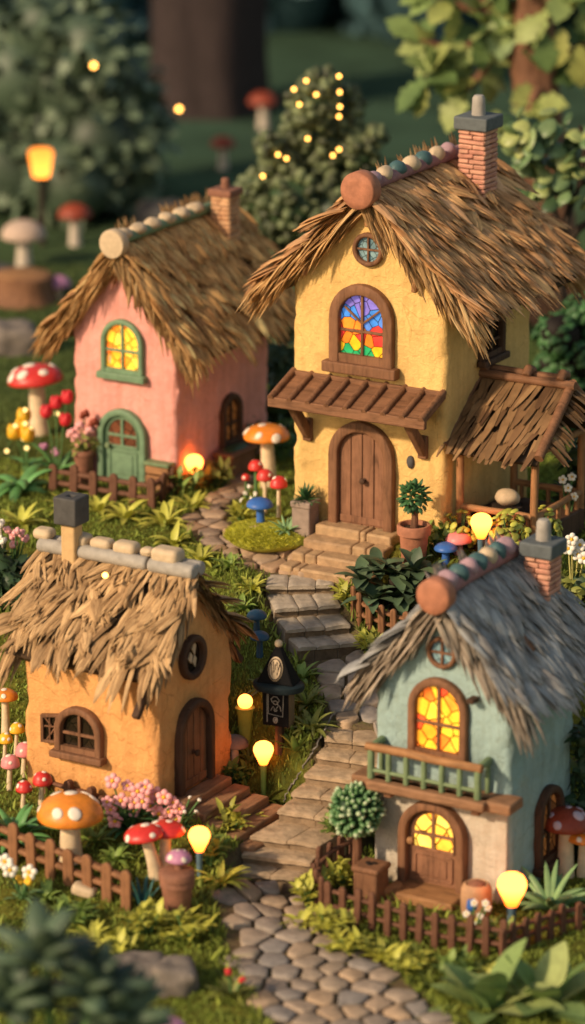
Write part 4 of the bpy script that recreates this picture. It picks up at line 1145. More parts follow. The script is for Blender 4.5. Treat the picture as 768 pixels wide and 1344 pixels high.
for sg in (-1, 1):
    b = MB(); timber(b, (sg * .08, ht.y0 + .14, 3.48 - .09 - .13), (sg * 1.1, ht.y0 + .14, 3.48 - 1.21 - .13), .08, .09, up=(0, 1, 0)); obj('verge_board', b, M['slate_dark'], ht.roof_o, bevel=.012)
u, z = ht.px(625, 916); b = MB(); b.box((u, tfy - .08, z), (.09, .16, .06)); obj('rafter_peg', b, M['wood_dark'], ht.root, bevel=.012)
# loose bark strip lying on the right slope
b = MB(); s0 = .62; b.box((s0, -.10, 3.48 - 1.10 * s0 + .13), (.42, .11, .05), Matrix.Rotation(math.atan(1.19) - .06, 3, 'Y')); obj('bark_strip', b, M['wood'], ht.roof_o, bevel=.025, seg=3)

# ---------------------------------------------------------------- garden pavilion against the yellow house
pv = thing('garden_pavilion', 'open wooden porch shelter with shingled straw roof against the yellow house', 'pavilion', Y_C, A_H)
x0, yf = Y_W / 2 + .11, -.98; x1 = x0 + 1.04; yk = yf + 1.3
PZ, RAIL = 1.30, .50
def post(x, y, r=.05, z1=None):
    z1 = PZ
    b = MB(); b.tube([(x, y, -.05), (x + gau(.006), y, z1 * .5), (x, y, z1)], [r * 1.05, r, r], 10); obj('post', b, M['wood_tan_v'], pv, bevel=.01)
for (x, y) in ((x0, yf), (x1, yf), (x1, yk), (x0 + .1, yk)): post(x, y)
b = MB(); log(b, (x0 - .12, yf, PZ), (x1 + .10, yf, PZ), .055); obj('eave_beam', b, M['wood_tan'], pv)
b = MB(); log(b, (x1, yf, PZ), (x1, yk, PZ), .05); obj('eave_beam', b, M['wood_tan'], pv)
for (a, b_) in (((x0, yf), (x1, yf)), ((x1, yf), (x1, yk)), ((x0 + .1, yk), (x1, yk))):
    rl = MB(); log(rl, (*a, RAIL), (*b_, RAIL), .045, 10, .006)
    n = 5
    ro = obj('railing', rl, M['wood_tan'], pv)
    for k in range(n):
        t = (k + .6) / n; x, y = a[0] + (b_[0] - a[0]) * t, a[1] + (b_[1] - a[1]) * t
        bl = MB(); bl.tube([(x, y, .2), (x, y, RAIL)], [.03, .03], 8); obj('baluster', bl, M['wood_tan_v'], ro)
RZ = PZ + .68; ymid = yf + .82
b = MB(); b.box(((x0 + x1) / 2, (yf + yk) / 2, .14), (x1 - x0 + .1, yk - yf + .1, .32)); obj('deck', b, M['wood_dark'], pv, bevel=.02)
rf = MB()
rs = random.Random(9)
xa, xb = x0 - .16, x1 + .10
for sg, ye in ((-1, yf - .16), (1, yk + .34)):
    e0, e1 = Vector((0, ymid, RZ)), Vector((0, ye, PZ - .04)); L = (e1 - e0).length; d = (e1 - e0).normalized(); nrm = Vector((1, 0, 0)).cross(d); nrm = nrm if nrm.z > 0 else -nrm
    rf.add([(xa, ymid, RZ - .01), (xb, ymid, RZ - .01), (xb, ye, PZ - .05), (xa, ye, PZ - .05), (xa, ymid, RZ - .05), (xb, ymid, RZ - .05), (xb, ye, PZ - .09), (xa, ye, PZ - .09)], [(0, 1, 2, 3), (4, 7, 6, 5), (0, 4, 5, 1), (1, 5, 6, 2), (2, 6, 7, 3), (3, 7, 4, 0)], 1)
    for c in range(4):
        for k in range(15):
            s = L * (3 - c) / 4 - .03 + rs.gauss(0, .02); x = xa + (xb - xa) * (k + .5 + rs.uniform(-.25, .25)) / 15
            p = Vector((x, 0, 0)) + e0 + d * max(0, s) + nrm * .02
            dd = (d + Vector((1, 0, 0)) * rs.gauss(-.05, .10)).normalized()
            for m in range(2):
                rf.leaf(p + Vector((rs.gauss(0, .02), 0, 0)) + nrm * .012 * m, (dd + nrm * rs.uniform(.07, .16)).normalized(), nrm, L * .40 * rs.uniform(.85, 1.15), rs.uniform(.05, .115), bend=.05, prof=[.8, 1, 1, .95, .75, .45], fold=.18)
# splayed straws over the gable end, fanning out from the ridge end
for k in range(60):
    t = rs.uniform(-.75, 1.0)
    ye = yf - .16 if t > 0 else yk + .34
    base = Vector((xb - rs.uniform(.0, .12), ymid + (ye - ymid) * abs(t) * .9, RZ + (PZ - RZ) * abs(t) * .9 + .02))
    out = Vector((1, (ye - ymid) * .25 * abs(t), -.45 + rs.gauss(0, .06))).normalized()
    rf.leaf(base, out, (0, 0, 1), rs.uniform(.30, .46), rs.uniform(.04, .085), bend=.25, prof=[.5, .8, 1, 1, .8, .4], fold=.2)
pr = obj('roof', rf, [M['shingle'], M['under']], pv, sharp=0)
b = MB(); log(b, (xa - .02, ymid - .07, RZ + .05), (xb + .06, ymid - .07, RZ + .05), .055, 10, .004); log(b, (xa - .02, ymid + .06, RZ + .09), (xb - .12, ymid + .06, RZ + .09), .05, 10, .004); obj('ridge_log', b, M['wood_x'], pr)
for x in (xa + .10, (xa + xb) / 2 + .04, xb - .14):
    b = MB(); b.tube([(x, ymid - .10, RZ + .10), (x, ymid - .02, RZ + .17), (x, ymid + .10, RZ + .12)], [.06, .065, .06], 10); obj('ridge_knob', b, M['wood'], pr, bevel=.015)
b = MB(); log(b, (xb - .02, ymid, RZ + .06), (xb + .02, yf - .16, PZ + .02), .062, 10, .006); obj('verge_log', b, M['wood_x'], pr)
b = MB(); log(b, (xb - .02, ymid, RZ + .06), (xb + .02, yk + .34, PZ + .02), .062, 10, .006); obj('verge_log', b, M['wood_x'], pr)
b = MB(); log(b, (xa + .02, ymid, RZ + .03), (xa + .02, yf - .16, PZ), .05, 10, .006); obj('verge_log', b, M['wood_x'], pr)
PVW = (x0, x1, yf, yk)
# ------------------------------------------------------------------ mushrooms
def mushroom(p, capw, h, cap, label, stem=None, spots=6, spotmat=None, lean=(0, 0), shape='dome', name='mushroom', group=None, seed=1, stemk=1.0, tilt=(0, 0)):
    rs = random.Random(seed); t = thing(name, label, 'mushroom', p, rs.uniform(0, 6) if lean == (0, 0) and tilt == (0, 0) else 0, group)
    r = capw / 2; ch = r * {'dome': .78, 'flat': .60, 'round': 1.25, 'cone': 1.0}[shape]
    zc = h - ch; lx, ly = lean
    sr = r * (.30 if shape != 'round' else .26) * stemk
    sm = MB(); pts = []; rad = []
    for i in range(7):
        f = i / 6; pts.append((lx * f ** 1.5, ly * f ** 1.5, -.04 + (zc + .04 + ch * .25) * f)); rad.append(sr * (1.35 - .75 * f + .35 * f * f))
    sm.tube(pts, rad, 14); obj('stem', sm, stem or M['stem'], t)
    c = MB()
    Mt = Matrix.Rotation(tilt[0], 3, 'X') @ Matrix.Rotation(tilt[1], 3, 'Y')
    prof = [(r * .25, ch * .16), (r * .6, ch * .03), (r * .9, -ch * .04), (r * .985, .0), (r, ch * .08)]
    if shape == 'round': prof += [(r * .99, ch * .25)]
    for k in range(1, 9):
        a = PI / 2 * k / 8
        e = {'dome': 1.0, 'flat': .85, 'round': .8, 'cone': 1.5}[shape]
        prof.append((r * math.cos(a) ** e if k < 8 else r * .02, ch * (.08 + .92 * math.sin(a))))
    off = Vector((lx, ly, zc))
    c.lathe(prof, 26, off, M=Mt, wob=.02)
    def surf(az, el):
        e = {'dome': 1.0, 'flat': .85, 'round': .8, 'cone': 1.5}[shape]
        q = Vector((r * math.cos(el) ** e * math.cos(az), r * math.cos(el) ** e * math.sin(az), ch * (.08 + .92 * math.sin(el))))
        n = Vector((math.cos(az) * math.cos(el) / r, math.sin(az) * math.cos(el) / r, math.sin(el) / ch)).normalized()
        return q, n
    lst = [(rs.uniform(0, 6), R(82))] if spots > 2 else []
    az0 = rs.uniform(0, 6)
    for k in range(spots): lst.append((az0 + 2 * PI * k / max(1, spots) + rs.gauss(0, .2), R(rs.choice((22, 34, 48, 30)) + rs.gauss(0, 4))))
    for az, el in lst if spots else []:
        q, n = surf(az, el); q = Mt @ q; n = Mt @ n
        x = n.orthogonal().normalized(); y = n.cross(x); s = r * rs.uniform(.15, .28) * (1.25 if shape == 'round' else 1)
        rot = Matrix((x, y, n)).transposed()
        c.ball(off + q - n * s * .10, (s, s * rs.uniform(.8, 1), s * .28), 12, 7, 1, rot)
    obj('cap', c, [cap, spotmat or M['spot']], t, sharp=0)
    return t
def mush(px, py, capw, hpx, cap, label, **kw):
    p = gp(px, py); return mushroom(p, wp(p, capw), hp(p, hpx), cap, label, seed=int(px * 7 + py), **kw)

mush(52, 570, 72, 90, M['red'], 'large red toadstool with white spots left of the pink house', lean=(-.04, 0), shape='flat', tilt=(0, -.10), spots=7)
mush(353, 640, 60, 82, M['cap_orange'], 'tall orange spotted mushroom between the pink and yellow houses', shape='flat', spots=6, lean=(-.03, 0))
mush(93, 1128, 86, 88, M['cap_orange'], 'big orange mushroom with pale spots behind the left picket fence', shape='dome', spots=6)
mush(8, 965, 34, 62, M['cap_orange'], 'orange mushroom at the left edge beside the orange cottage wall', spots=3)
mush(205, 1150, 52, 68, M['red'], 'wide red spotted toadstool leaning left beside the brown flowerpot', lean=(-.13, 0), shape='flat', tilt=(0, -.14), spots=4)
mush(216, 1140, 50, 62, M['red'], 'red spotted toadstool standing behind the leaning one by the flowerpot', lean=(.02, .03), shape='flat', spots=4)
mush(742, 1150, 66, 92, M['cap_brown'], 'dark red mushroom with mauve spots beside the teal house', spots=7, spotmat=M['spot_mauve'], shape='dome')
mush(765, 1150, 44, 62, M['cap_orange'], 'small orange mushroom at the right edge under a dark red one', spots=3, shape='flat')
mush(343, 700, 36, 46, M['cap_blue'], 'blue mushroom in the moss island beside a white pebble', stem=M['cap_blue'], spots=0, shape='flat', lean=(-.02, 0))
mush(585, 737, 32, 25, M['cap_blue'], 'short blue mushroom on the lawn left of the bulb lamp', stem=M['cap_blue'], spots=0, shape='flat')
mush(602, 728, 36, 31, M['cap_pink'], 'pink mushroom right behind the short blue one', stem=M['cap_pink'], spots=0, shape='dome')
mush(337, 838, 27, 38, M['cap_navy'], 'upper dark blue mushroom behind the orange cottage eave', stem=M['cap_navy'], spots=0, shape='dome')
mush(341, 862, 26, 34, M['cap_navy'], 'lower dark blue mushroom near the tip of the straw eave', stem=M['cap_navy'], spots=0, shape='dome')
mush(308, 1008, 37, 44, M['cap_grey'], 'grey brown cap mushroom by the orange cottage doorstep', spots=0, shape='dome', stem=M['stem_pale'])
# round little mushrooms beside the orange cottage and in the island
for (px, py, w_, h_, m_, l_) in ((21, 990, 20, 42, 'cap_yellow', 'upper yellow button mushroom at the left edge by the cottage'), (6, 1003, 20, 42, 'cap_yellow', 'lower yellow button mushroom at the left edge by the cottage'),
        (31, 1020, 26, 46, 'cap_pink', 'upper pink button mushroom by the orange wall corner'), (12, 1036, 25, 46, 'cap_pink', 'lower pink button mushroom at the left edge'),
        (54, 1056, 26, 44, 'red', 'bigger red button mushroom left of the orange mushroom'), (30, 1060, 22, 36, 'red', 'smaller red button mushroom above the leafy plant')):
    mush(px, py, w_, h_, M[m_], l_, spots=3, shape='round', stemk=1.0, lean=(.02, 0))
for (px, py, w_, h_, l_) in ((336, 668, 20, 64, 'tallest round red mushroom on a green stalk in the moss island'), (348, 674, 22, 58, 'middle round red mushroom in front of the orange stem'),
        (366, 683, 23, 58, 'right hand round red mushroom with cream stalk in the moss island'), (323, 660, 12, 38, 'smallest round red mushroom at the left of the island')):
    mush(px, py, w_, h_, M['red'], l_, spots=2, shape='round', stemk=.9, stem=M['stem_green'] if px in (336, 323) else M['stem'])

# background mushrooms
mush(32, 350, 60, 60, M['cap_beige'], 'large beige mushroom on the far lawn beside the stump', spots=0, shape='dome', stem=M['stem_pale'])
mush(99, 322, 46, 54, M['cap_brown'], 'blurred red mushroom on the far lawn below the lantern', spots=0, shape='dome', stem=M['stem_pale'])
mush(293, 222, 34, 42, M['cap_brown'], 'small blurred red mushroom behind the pink chimney', spots=0, shape='dome', stem=M['stem_pale'])
mush(346, 168, 40, 46, M['cap_brown'], 'far red mushroom left of the lit bush top', spots=0, shape='dome', stem=M['stem_pale'])
mush(76, 392, 36, 30, M['cap_mauve'], 'low purple mushroom on the lawn near the stump', spots=0, shape='dome')
mush(222, 1382, 46, 48, M['cap_mauve'], 'purple mushroom peeking up at the bottom edge', spots=0, shape='dome')

# ------------------------------------------------------------------ bulb lamps
def bulb_lamp(px, py, ph, bulbw, stake, label, energy=None, stakew=.32, shape='pear'):
    p = gp(px, py); t = thing('bulb_lamp', label, 'lamp', p); r = wp(p, bulbw) / 2; h = hp(p, ph)
    b = MB(); zc = h - r * 1.05
    prof = [(r * .40, -r * 1.28), (r * .48, -r * 1.1), (r * .60, -r * .8), (r * .80, -r * .4), (r * .95, 0), (r, r * .2), (r * .95, r * .5), (r * .78, r * .8), (r * .5, r * .98), (r * .03, r * 1.05)]
    if shape == 'ball': prof = [(r * max(.05, math.cos(a)), r * math.sin(a)) for a in [R(-80 + 16 * k) for k in range(11)]]
    b.lathe(prof, 24); obj('bulb', b, M['bulb'], t, (0, 0, zc))
    s = MB(); zb = zc - r * (1.22 if shape == 'pear' else .9)
    s.lathe([(r * stakew * .7, -.05), (r * stakew * .8, zb * .3), (r * stakew, zb * .9), (r * stakew * 1.25, zb), (r * stakew * 1.25, zb + r * .12)], 14)
    obj('stake', s, stake, t)
    return t
M['stake_blue'] = clay('blue_grey_stake', (.10, .17, .21), var=.2)
bulb_lamp(255, 645, 48, 25, M['leaf_green'], 'glowing bulb lamp on the path beside the pink house')
bulb_lamp(631, 738, 64, 29, M['stake_blue'], 'glowing pear shaped bulb lamp in front of the porch railing')
bulb_lamp(346, 1050, 78, 27, M['leaf_green'], 'glowing bulb lamp rising from a spiky plant by the wooden steps')
bulb_lamp(322, 972, 62, 20, M['leaf_green'], 'small glowing ball on a thick green tube beside the black sign', stakew=1.05, shape='ball')
bulb_lamp(262, 1150, 66, 29, M['stake_blue'], 'glowing bulb lamp with blue stake beside the brown flowerpot')
bulb_lamp(671, 1222, 78, 39, M['stake_blue'], 'large glowing bulb lamp at the corner of the teal house')
def far_lantern(px, py, ph, wpx, label):
    p = gp(px, py); t = thing('garden_lantern', label, 'lantern', p); h = hp(p, ph); r = wp(p, wpx) / 2
    b = MB(); b.lathe([(r * .5, -r * 1.1), (r * .65, -r), (r * .95, .6 * r), (r, r * .9), (r * .8, r * 1.15), (r * .1, r * 1.2)], 18); obj('glass_shade', b, M['bulb_back'], t, (0, 0, h - r))
    s = MB(); s.lathe([(r * .3, -.05), (r * .25, h * .4), (r * .22, h - r * 2.5), (r * .6, h - r * 2.3), (r * .6, h - r * 2.05)], 12); obj('post', s, M['bark_dark'], t)
far_lantern(56, 322, 120, 33, 'blurred amber lantern on a post in front of the big bush')
for (px, py, y, r_, l_) in ((123, 86, 14, .045, 'upper floating firefly glow in front of the big bush'), (235, 143, 14, .045, 'lower floating firefly glow near the huge trunk'), (138, 755, -6.4, .035, 'tiny spark of light over the orange cottage straw')):
    b = MB(); b.ball((0, 0, 0), r_, 12, 8); o = obj('firefly', b, M['bulb_small'], None, at_y(px, py, y)); tag(o, l_, 'firefly')

# ------------------------------------------------------------------ pots and small props
def pot_prof(r, h, rim=.22): return [(r * .68, 0), (r * .74, h * .06), (r * .9, h * (.98 - rim)), (r * .92, h * (1 - rim)), (r * 1.06, h * (1 - rim) + .004), (r * 1.08, h * .96), (r * 1.02, h), (r * .88, h), (r * .84, h * .9), (r * .05, h * .88)]
def crown(mb, c, r, n, L, w, seed=0, mi=0, up=.25, bend=.4, inner=.35):
    rs = random.Random(seed)
    for k in range(n):
        d = Vector((rs.gauss(0, 1), rs.gauss(0, 1), rs.gauss(0, 1) + up)).normalized()
        p = Vector(c) + Vector((d.x * r[0], d.y * r[1], d.z * r[2])) * rs.uniform(inner, .95)
        nn = (Vector((0, 0, 1)) + d * .3 + Vector((rs.gauss(0, .3),) * 3))
        dd = (d + Vector((rs.gauss(0, .45), rs.gauss(0, .45), rs.gauss(0, .35)))).normalized()
        mb.leaf(p, dd, nn, L * rs.uniform(.7, 1.2), w * rs.uniform(.75, 1.2), bend=bend, fold=.2, mi=mi)
# terracotta pot with a little ball tree
p = gp(543, 746); t = thing('potted_tree', 'terracotta pot with a small round leafy tree beside the yellow house door', 'potted tree', p)
r = wp(p, 42) / 2; h = hp(p, 58); b = MB(); b.lathe(pot_prof(r, h), 24); obj('pot', b, M['terracotta'], t)
b = MB(); b.lathe([(r * .86, h * .9), (r * .5, h * .93), (.01, h * .94)], 16); obj('soil', b, M['soil'], t)
b = MB(); b.tube([(0, 0, h * .85), (.01, 0, h * 1.15), (0, 0, h * 1.45)], [r * .28, r * .22, r * .2], 10); obj('trunk', b, M['bark'], t)
b = MB(); b_r = wp(p, 44) / 2
for k in range(150):
    d = Vector((gau(1), gau(1), gau(1) + .15)).normalized(); b.fleshy(Vector((0, 0, h * 1.62)) + d * b_r * uni(.4, .85), (d + Vector((gau(.3), gau(.3), gau(.3)))).normalized(), b_r * .42, b_r * .15, .3, 4, .5, seg=6, prof=[.7, 1, .9, .6, .15])
obj('crown', b, M['leaf_deep'], t)
# square grey planter with spiky plant
p = gp(401, 699); t = thing('square_planter', 'square grey planter holding a spiky dark plant beside the yellow wall', 'planter', p, A_H)
s_ = wp(p, 40) / 1.366 ; h = hp(p, 42); b = MB(); b.box((0, 0, h / 2 - .02), (s_ * .92, s_ * .92, h)); b.box((0, 0, h * .93), (s_ * 1.03, s_ * 1.03, h * .2)); obj('pot', b, clay('taupe_pot', (.30, .225, .18), var=.25), t, bevel=.02, seg=3)
b = MB()
for k in range(90):
    a = uni(0, 6.3); e = uni(.15, 1.45); d = Vector((math.cos(a) * math.cos(e), math.sin(a) * math.cos(e), math.sin(e)))
    b.leaf((0, 0, h * .98), d, (0, 0, 1), s_ * uni(.55, .95), .035, bend=.3, prof=[.6, 1, .9, .7, .4, .05], fold=.4)
obj('foliage', b, M['leaf_deep'], t)
# brown flowerpot with a mauve mushroom poking out
p = gp(233, 1198); t = thing('brown_flowerpot', 'dark terracotta flowerpot with banded rim in front of red toadstools', 'flowerpot', p)
r = wp(p, 46) / 2; h = hp(p, 58); b = MB(); b.lathe([(r * .7, 0), (r * .74, h * .05), (r * .9, h * .62), (r * .98, h * .64), (r * 1.0, h * .76), (r * .96, h * .78), (r * 1.05, h * .8), (r * 1.06, h * .94), (r * .98, h * .98), (r * .7, h * 1.02), (r * .05, h * 1.03)], 26); obj('pot', b, M['terracotta_dk'], t)
mushroom(p + Vector((.02, 0, h * .98)), wp(p, 34), hp(p, 27), M['cap_mauve'], 'small mauve mushroom growing on top of the brown flowerpot', stem=M['terracotta_dk'], spots=4, shape='dome', seed=4)
# flower pot at the pink house
p = gp(111, 634); t = thing('flowerpot', 'slim brown pot with pink blossoms against the pink wall', 'flowerpot', p)
r = wp(p, 29) / 2; h = hp(p, 44); b = MB(); b.lathe(pot_prof(r, h, .15), 20); obj('pot', b, M['terracotta_dk'], t)
b = MB(); crown(b, (0, 0, h * 1.25), (r * 1.2, r * 1.2, h * .42), 60, .13, .055, 3); obj('foliage', b, M['leaf_olive'], t)
for (dx, dz, m_) in ((-.16, .30, 'petal_pink'), (-.05, .42, 'petal_pink'), (-.10, .22, 'petal_pink'), (.02, .62, 'cap_brown'), (.14, .48, 'cap_brown'), (.08, .34, 'petal_pink')):
    b = MB()
    for k in range(6): b.ball((dx + .035 * math.cos(k), -.05 + .035 * math.sin(k) * .5, h + dz * .8 + .03 * math.sin(k * 1.7)), .04, 8, 6)
    b.tube([(0, 0, h), (dx * .6, -.03, h + dz * .5), (dx, -.04, h + dz * .78)], .01, 6, 1); obj('flower', b, [M[m_], M['stem_green']], t)
# wooden crate with slatted sides and green lid
p = gp(214, 645); t = thing('wooden_crate', 'small slatted wooden crate with green lid beside the green door', 'crate', p, A_H)
s_ = .36; h = .40; b = MB()
for k in range(3): b.box((0, 0, .07 + k * .125), (s_, s_ * .9, .105))
obj('body', b, M['wood_tan'], t, bevel=.015); b = MB(); b.box((0, 0, h + .01), (s_ * 1.08, s_, .05)); obj('lid', b, M['green_rail'], t, bevel=.012)
# trough under the pink house side window
uu, zz = hp_.px(293, 600, 'right'); P_ = hp_.R @ Vector((P_W / 2 + .20, uu + .0, 0)) + hp_.c; P_.z = 2.0
t = thing('planter_trough', 'wooden trough of dark soil under the pink house side window', 'planter', P_, A_H + PI / 2)
b = MB(); b.box((0, 0, .17), (.62, .26, .34)); b.box((0, 0, .33), (.70, .32, .07)); obj('trough', b, M['wood'], t, bevel=.02); b = MB(); b.ball((0, 0, .36), (.28, .12, .06), 14, 8, wob=.3); obj('soil', b, M['leaf_dark'], t)
# bin beside the teal house
p = gp(487, 1182); t = thing('wooden_bin', 'square brown lidded bin with a heart shaped hole beside the teal house', 'bin', p, A_H)
s_ = wp(p, 52) / 1.366; h = hp(p, 50); b = MB(); b.box((0, 0, h * .42), (s_ * .92, s_ * .92, h * .86), taper=1.0); obj('body', b, M['wood'], t, bevel=.02)
b = MB(); b.box((0, 0, h * .92), (s_ * 1.06, s_ * 1.06, h * .17)); lid = obj('lid', b, M['wood'], t, bevel=.03, seg=3)
b = MB(); b.ball((-.03, 0, h + .003), (.045, .035, .012), 10, 6); b.ball((.03, .02, h + .003), (.045, .035, .012), 10, 6); b.ball((0, -.03, h + .003), (.035, .035, .012), 10, 6); obj('hole', b, M['dark'], lid)
# log piece
p = gp(515, 1180); b = MB(); log(b, (-.13, -.05, .07), (.10, .10, .09), .065, 12, .004); o = obj('log_piece', b, M['wood_tan'], None, p + Vector((0, 0, .03)), bevel=.02); tag(o, 'short round log lying between the bin and the teal door step', 'log')
# jug
p = gp(625, 1202); t = thing('clay_jug', 'squat tan clay jug with recessed lid beside the teal door', 'jug', p)
r = wp(p, 42) / 2; h = hp(p, 46); b = MB(); b.lathe([(r * .8, 0), (r * .95, h * .1), (r, h * .5), (r * .98, h * .8), (r * .85, h * .93), (r * .72, h * .97), (r * .62, h * .93), (r * .1, h * .92)], 24); obj('body', b, clay('tan_clay', (.46, .26, .14), var=.3), t)
b = MB(); b.lathe([(r * .55, h * .9), (r * .5, h * .98), (r * .2, h * 1.04), (.01, h * 1.05)], 18); obj('lid', b, M['terracotta_dk'], t)
# brown round pot lying behind the porch lamp
p = gp(652, 742); b = MB(); b.lathe([(.10, 0), (.2, .03), (.25, .17), (.21, .31), (.15, .33), (.17, .38), (.12, .38), (.1, .3), (.01, .28)], 20, M=Matrix.Rotation(R(38), 3, 'Y')); o = obj('round_pot', b, M['terracotta'], None, p + Vector((0, 0, .10))); tag(o, 'tilted round terracotta pot behind the porch lamp', 'pot')
# stone on the porch
P_ = hy.R @ Vector((PVW[0] + .42, PVW[2] + .50, .29)) + hy.c; t = thing('stump_table', 'small dark stump table under the porch roof', 'table', P_); b = MB(); log(b, (0, 0, 0), (0, 0, .16), .2, 14, .005); obj('stump', b, M['bark_dark'], t, bevel=.02)
b = MB(); b.ball((0, 0, 0), (.165, .13, .11), 18, 12, wob=.15); o = obj('smooth_stone', b, M['stone_beige'], None, P_ + Vector((0, 0, .255))); tag(o, 'pale smooth stone resting under the porch roof', 'stone')
# pebble in the island
p = gp(343, 708); b = MB(); b.ball((0, 0, .03), (.20, .11, .07), 16, 10, wob=.15, M=Matrix.Rotation(.2, 3, 'Z')); o = obj('pebble', b, M['stone_beige'], None, p + Vector((-.03, 0, .09))); tag(o, 'long pale pebble at the foot of the blue mushroom', 'pebble')
p = gp(111, 1172); b = MB(); b.box((0, 0, .03), (.28, .18, .14), Matrix.Rotation(.25, 3, 'Y')); o = obj('pale_stone', b, M['stone_beige'], None, p, -.3, bevel=.05, seg=3); tag(o, 'pale square stone leaning on the left picket fence', 'stone')
# rocks
def rock(px, py, sz, label, seed, mat=None, name='rock', rz=0, sq=4.0):
    p = gp(px, py); random.seed(seed); b = MB(); b.ball((0, 0, 0), 1.0, 30, 22)
    for i, v in enumerate(b.v):
        v = Vector(v); L = (abs(v.x) ** sq + abs(v.y) ** sq + abs(v.z) ** sq) ** (1 / sq); u = v / L
        k = 1 + .16 * mnoise.noise(u * 1.3 + Vector((seed, 0, 0))) + .07 * mnoise.noise(u * 3.4 + Vector((0, seed, 0))) + .02 * mnoise.noise(u * 9)
        b.v[i] = (u.x * sz[0] * .85 * k, u.y * sz[1] * .85 * k, u.z * sz[2] * .85 * k)
    o = obj(name, b, mat or M['rock'], None, p + Vector((0, 0, sz[2] * .45)), rz, sharp=35); tag(o, label, 'rock'); random.seed(seed + 99); return o
rock(180, 1294, (.36, .30, .26), 'left half of the grey brown boulder pair at the bottom', 41)
rock(228, 1296, (.30, .28, .24), 'right half of the grey brown boulder pair at the bottom', 47)
rock(18, 462, (.42, .4, .36), 'blurred grey boulder at the left edge of the lawn', 43)
rock(214, 300, (.55, .4, .36), 'blurred dark boulder on the lawn above the pink roof', 44, M['slate_dark'])
rock(-8, 375, (.45, .4, .28), 'dark flat boulder behind the tree stump', 45, M['slate_dark'])
# stump / round box in the background
p = gp(30, 395); t = thing('tree_stump', 'blurred cut tree stump on the lawn at the left', 'stump', p); b = MB(); b.lathe([(.62, -.05), (.54, .1), (.5, .3), (.5, .42), (.46, .45), (.02, .45)], 24, wob=.05); obj('trunk', b, M['wood'], t); b = MB(); b.lathe([(.46, .44), (.4, .465), (.02, .47)], 24); obj('cut_face', b, M['wood_tan'], t)

# ------------------------------------------------------------------ fences
def fence(label, pts, hpx, n, pw, mat, rails=(.35, .72), name='picket_fence', group=None, thick=.05, rnd_top=True, closed_slats=None, cat='fence', base=0.0):
    P = [p if isinstance(p, Vector) else gp(*p) for p in pts]
    seg = [0]
    for a, b in zip(P[:-1], P[1:]): seg.append(seg[-1] + (b - a).length)
    def at(s):
        for i in range(len(P) - 1):
            if s <= seg[i + 1] + 1e-6:
                f = (s - seg[i]) / (seg[i + 1] - seg[i]); q = P[i].lerp(P[i + 1], f); d = (P[i + 1] - P[i]); return Vector((q.x, q.y, H(q.x, q.y) + base)), d
        return P[-1].copy(), P[-1] - P[-2]
    o0 = P[0].copy(); t = thing(name, label, cat, o0, 0, group)
    h = hp(P[len(P) // 2], hpx)
    pos = []
    for k in range(n):
        q, d = at(seg[-1] * k / (n - 1)); a = math.atan2(d.y, d.x); hh = h * uni(.94, 1.06)
        b = MB()
        ol = arch(pw, hh + .08, 8)
        vs = [(x, -thick / 2, z - .08) for x, z in ol] + [(x, thick / 2, z - .08) for x, z in ol]; m = len(ol)
        b.add(vs, [tuple(range(m))[::-1], tuple(range(m, 2 * m))] + [(i, (i + 1) % m, m + (i + 1) % m, m + i) for i in range(m)])
        o = obj('picket', b, mat, t, q - o0, a + gau(.05), bevel=.014); o.rotation_euler = (gau(.03), gau(.03), a + gau(.05)); pos.append((q - o0, a))
    for f in rails:
        b = MB(); pl_ = []
        N = (n - 1) * 2
        for i in range(N + 1):
            q, d = at(seg[-1] * i / N); nrm = Vector((d.y, -d.x, 0)).normalized(); pl_.append(q - o0 - nrm * (thick * .85) + Vector((0, 0, h * f + gau(.004))))
        b.tube(pl_, pw * .30, 8, flat=1.25); obj('rail', b, mat, t)
    return t
fence('tan picket fence in front of the big orange mushroom', [(-30, 1112), (0, 1125), (85, 1160), (166, 1192)], 52, 9, .135, M['fence'])
fence('dark brown low fence in front of the pink house', [(70, 645), (100, 650), (160, 660), (200, 667), (228, 650)], 38, 8, .12, M['fence_dark'], rails=(.30, .70))
fence('brown picket fence curving round the teal house garden', [(462, 1135), (434, 1148), (415, 1166), (412, 1186), (428, 1204), (500, 1226), (575, 1245), (660, 1258)], 50, 20, .085, M['fence_dark'], rails=(.32, .70))
fence('dark picket fence running right from the teal house lamp', [(660, 1258), (700, 1240), (740, 1226), (800, 1214)], 40, 9, .085, M['fence_dark'], rails=(.35, .72))
fence('reddish low fence in front of the broad leaved bush', [(464, 806), (474, 822), (502, 832), (534, 842)], 38, 6, .085, M['fence'], rails=(.35, .72))
fence('dark log rail with two stubby posts along the orange wall', [(60, 1040), (100, 1052), (150, 1068)], 26, 4, .10, M['fence_dark'], rails=(.45,), thick=.09)
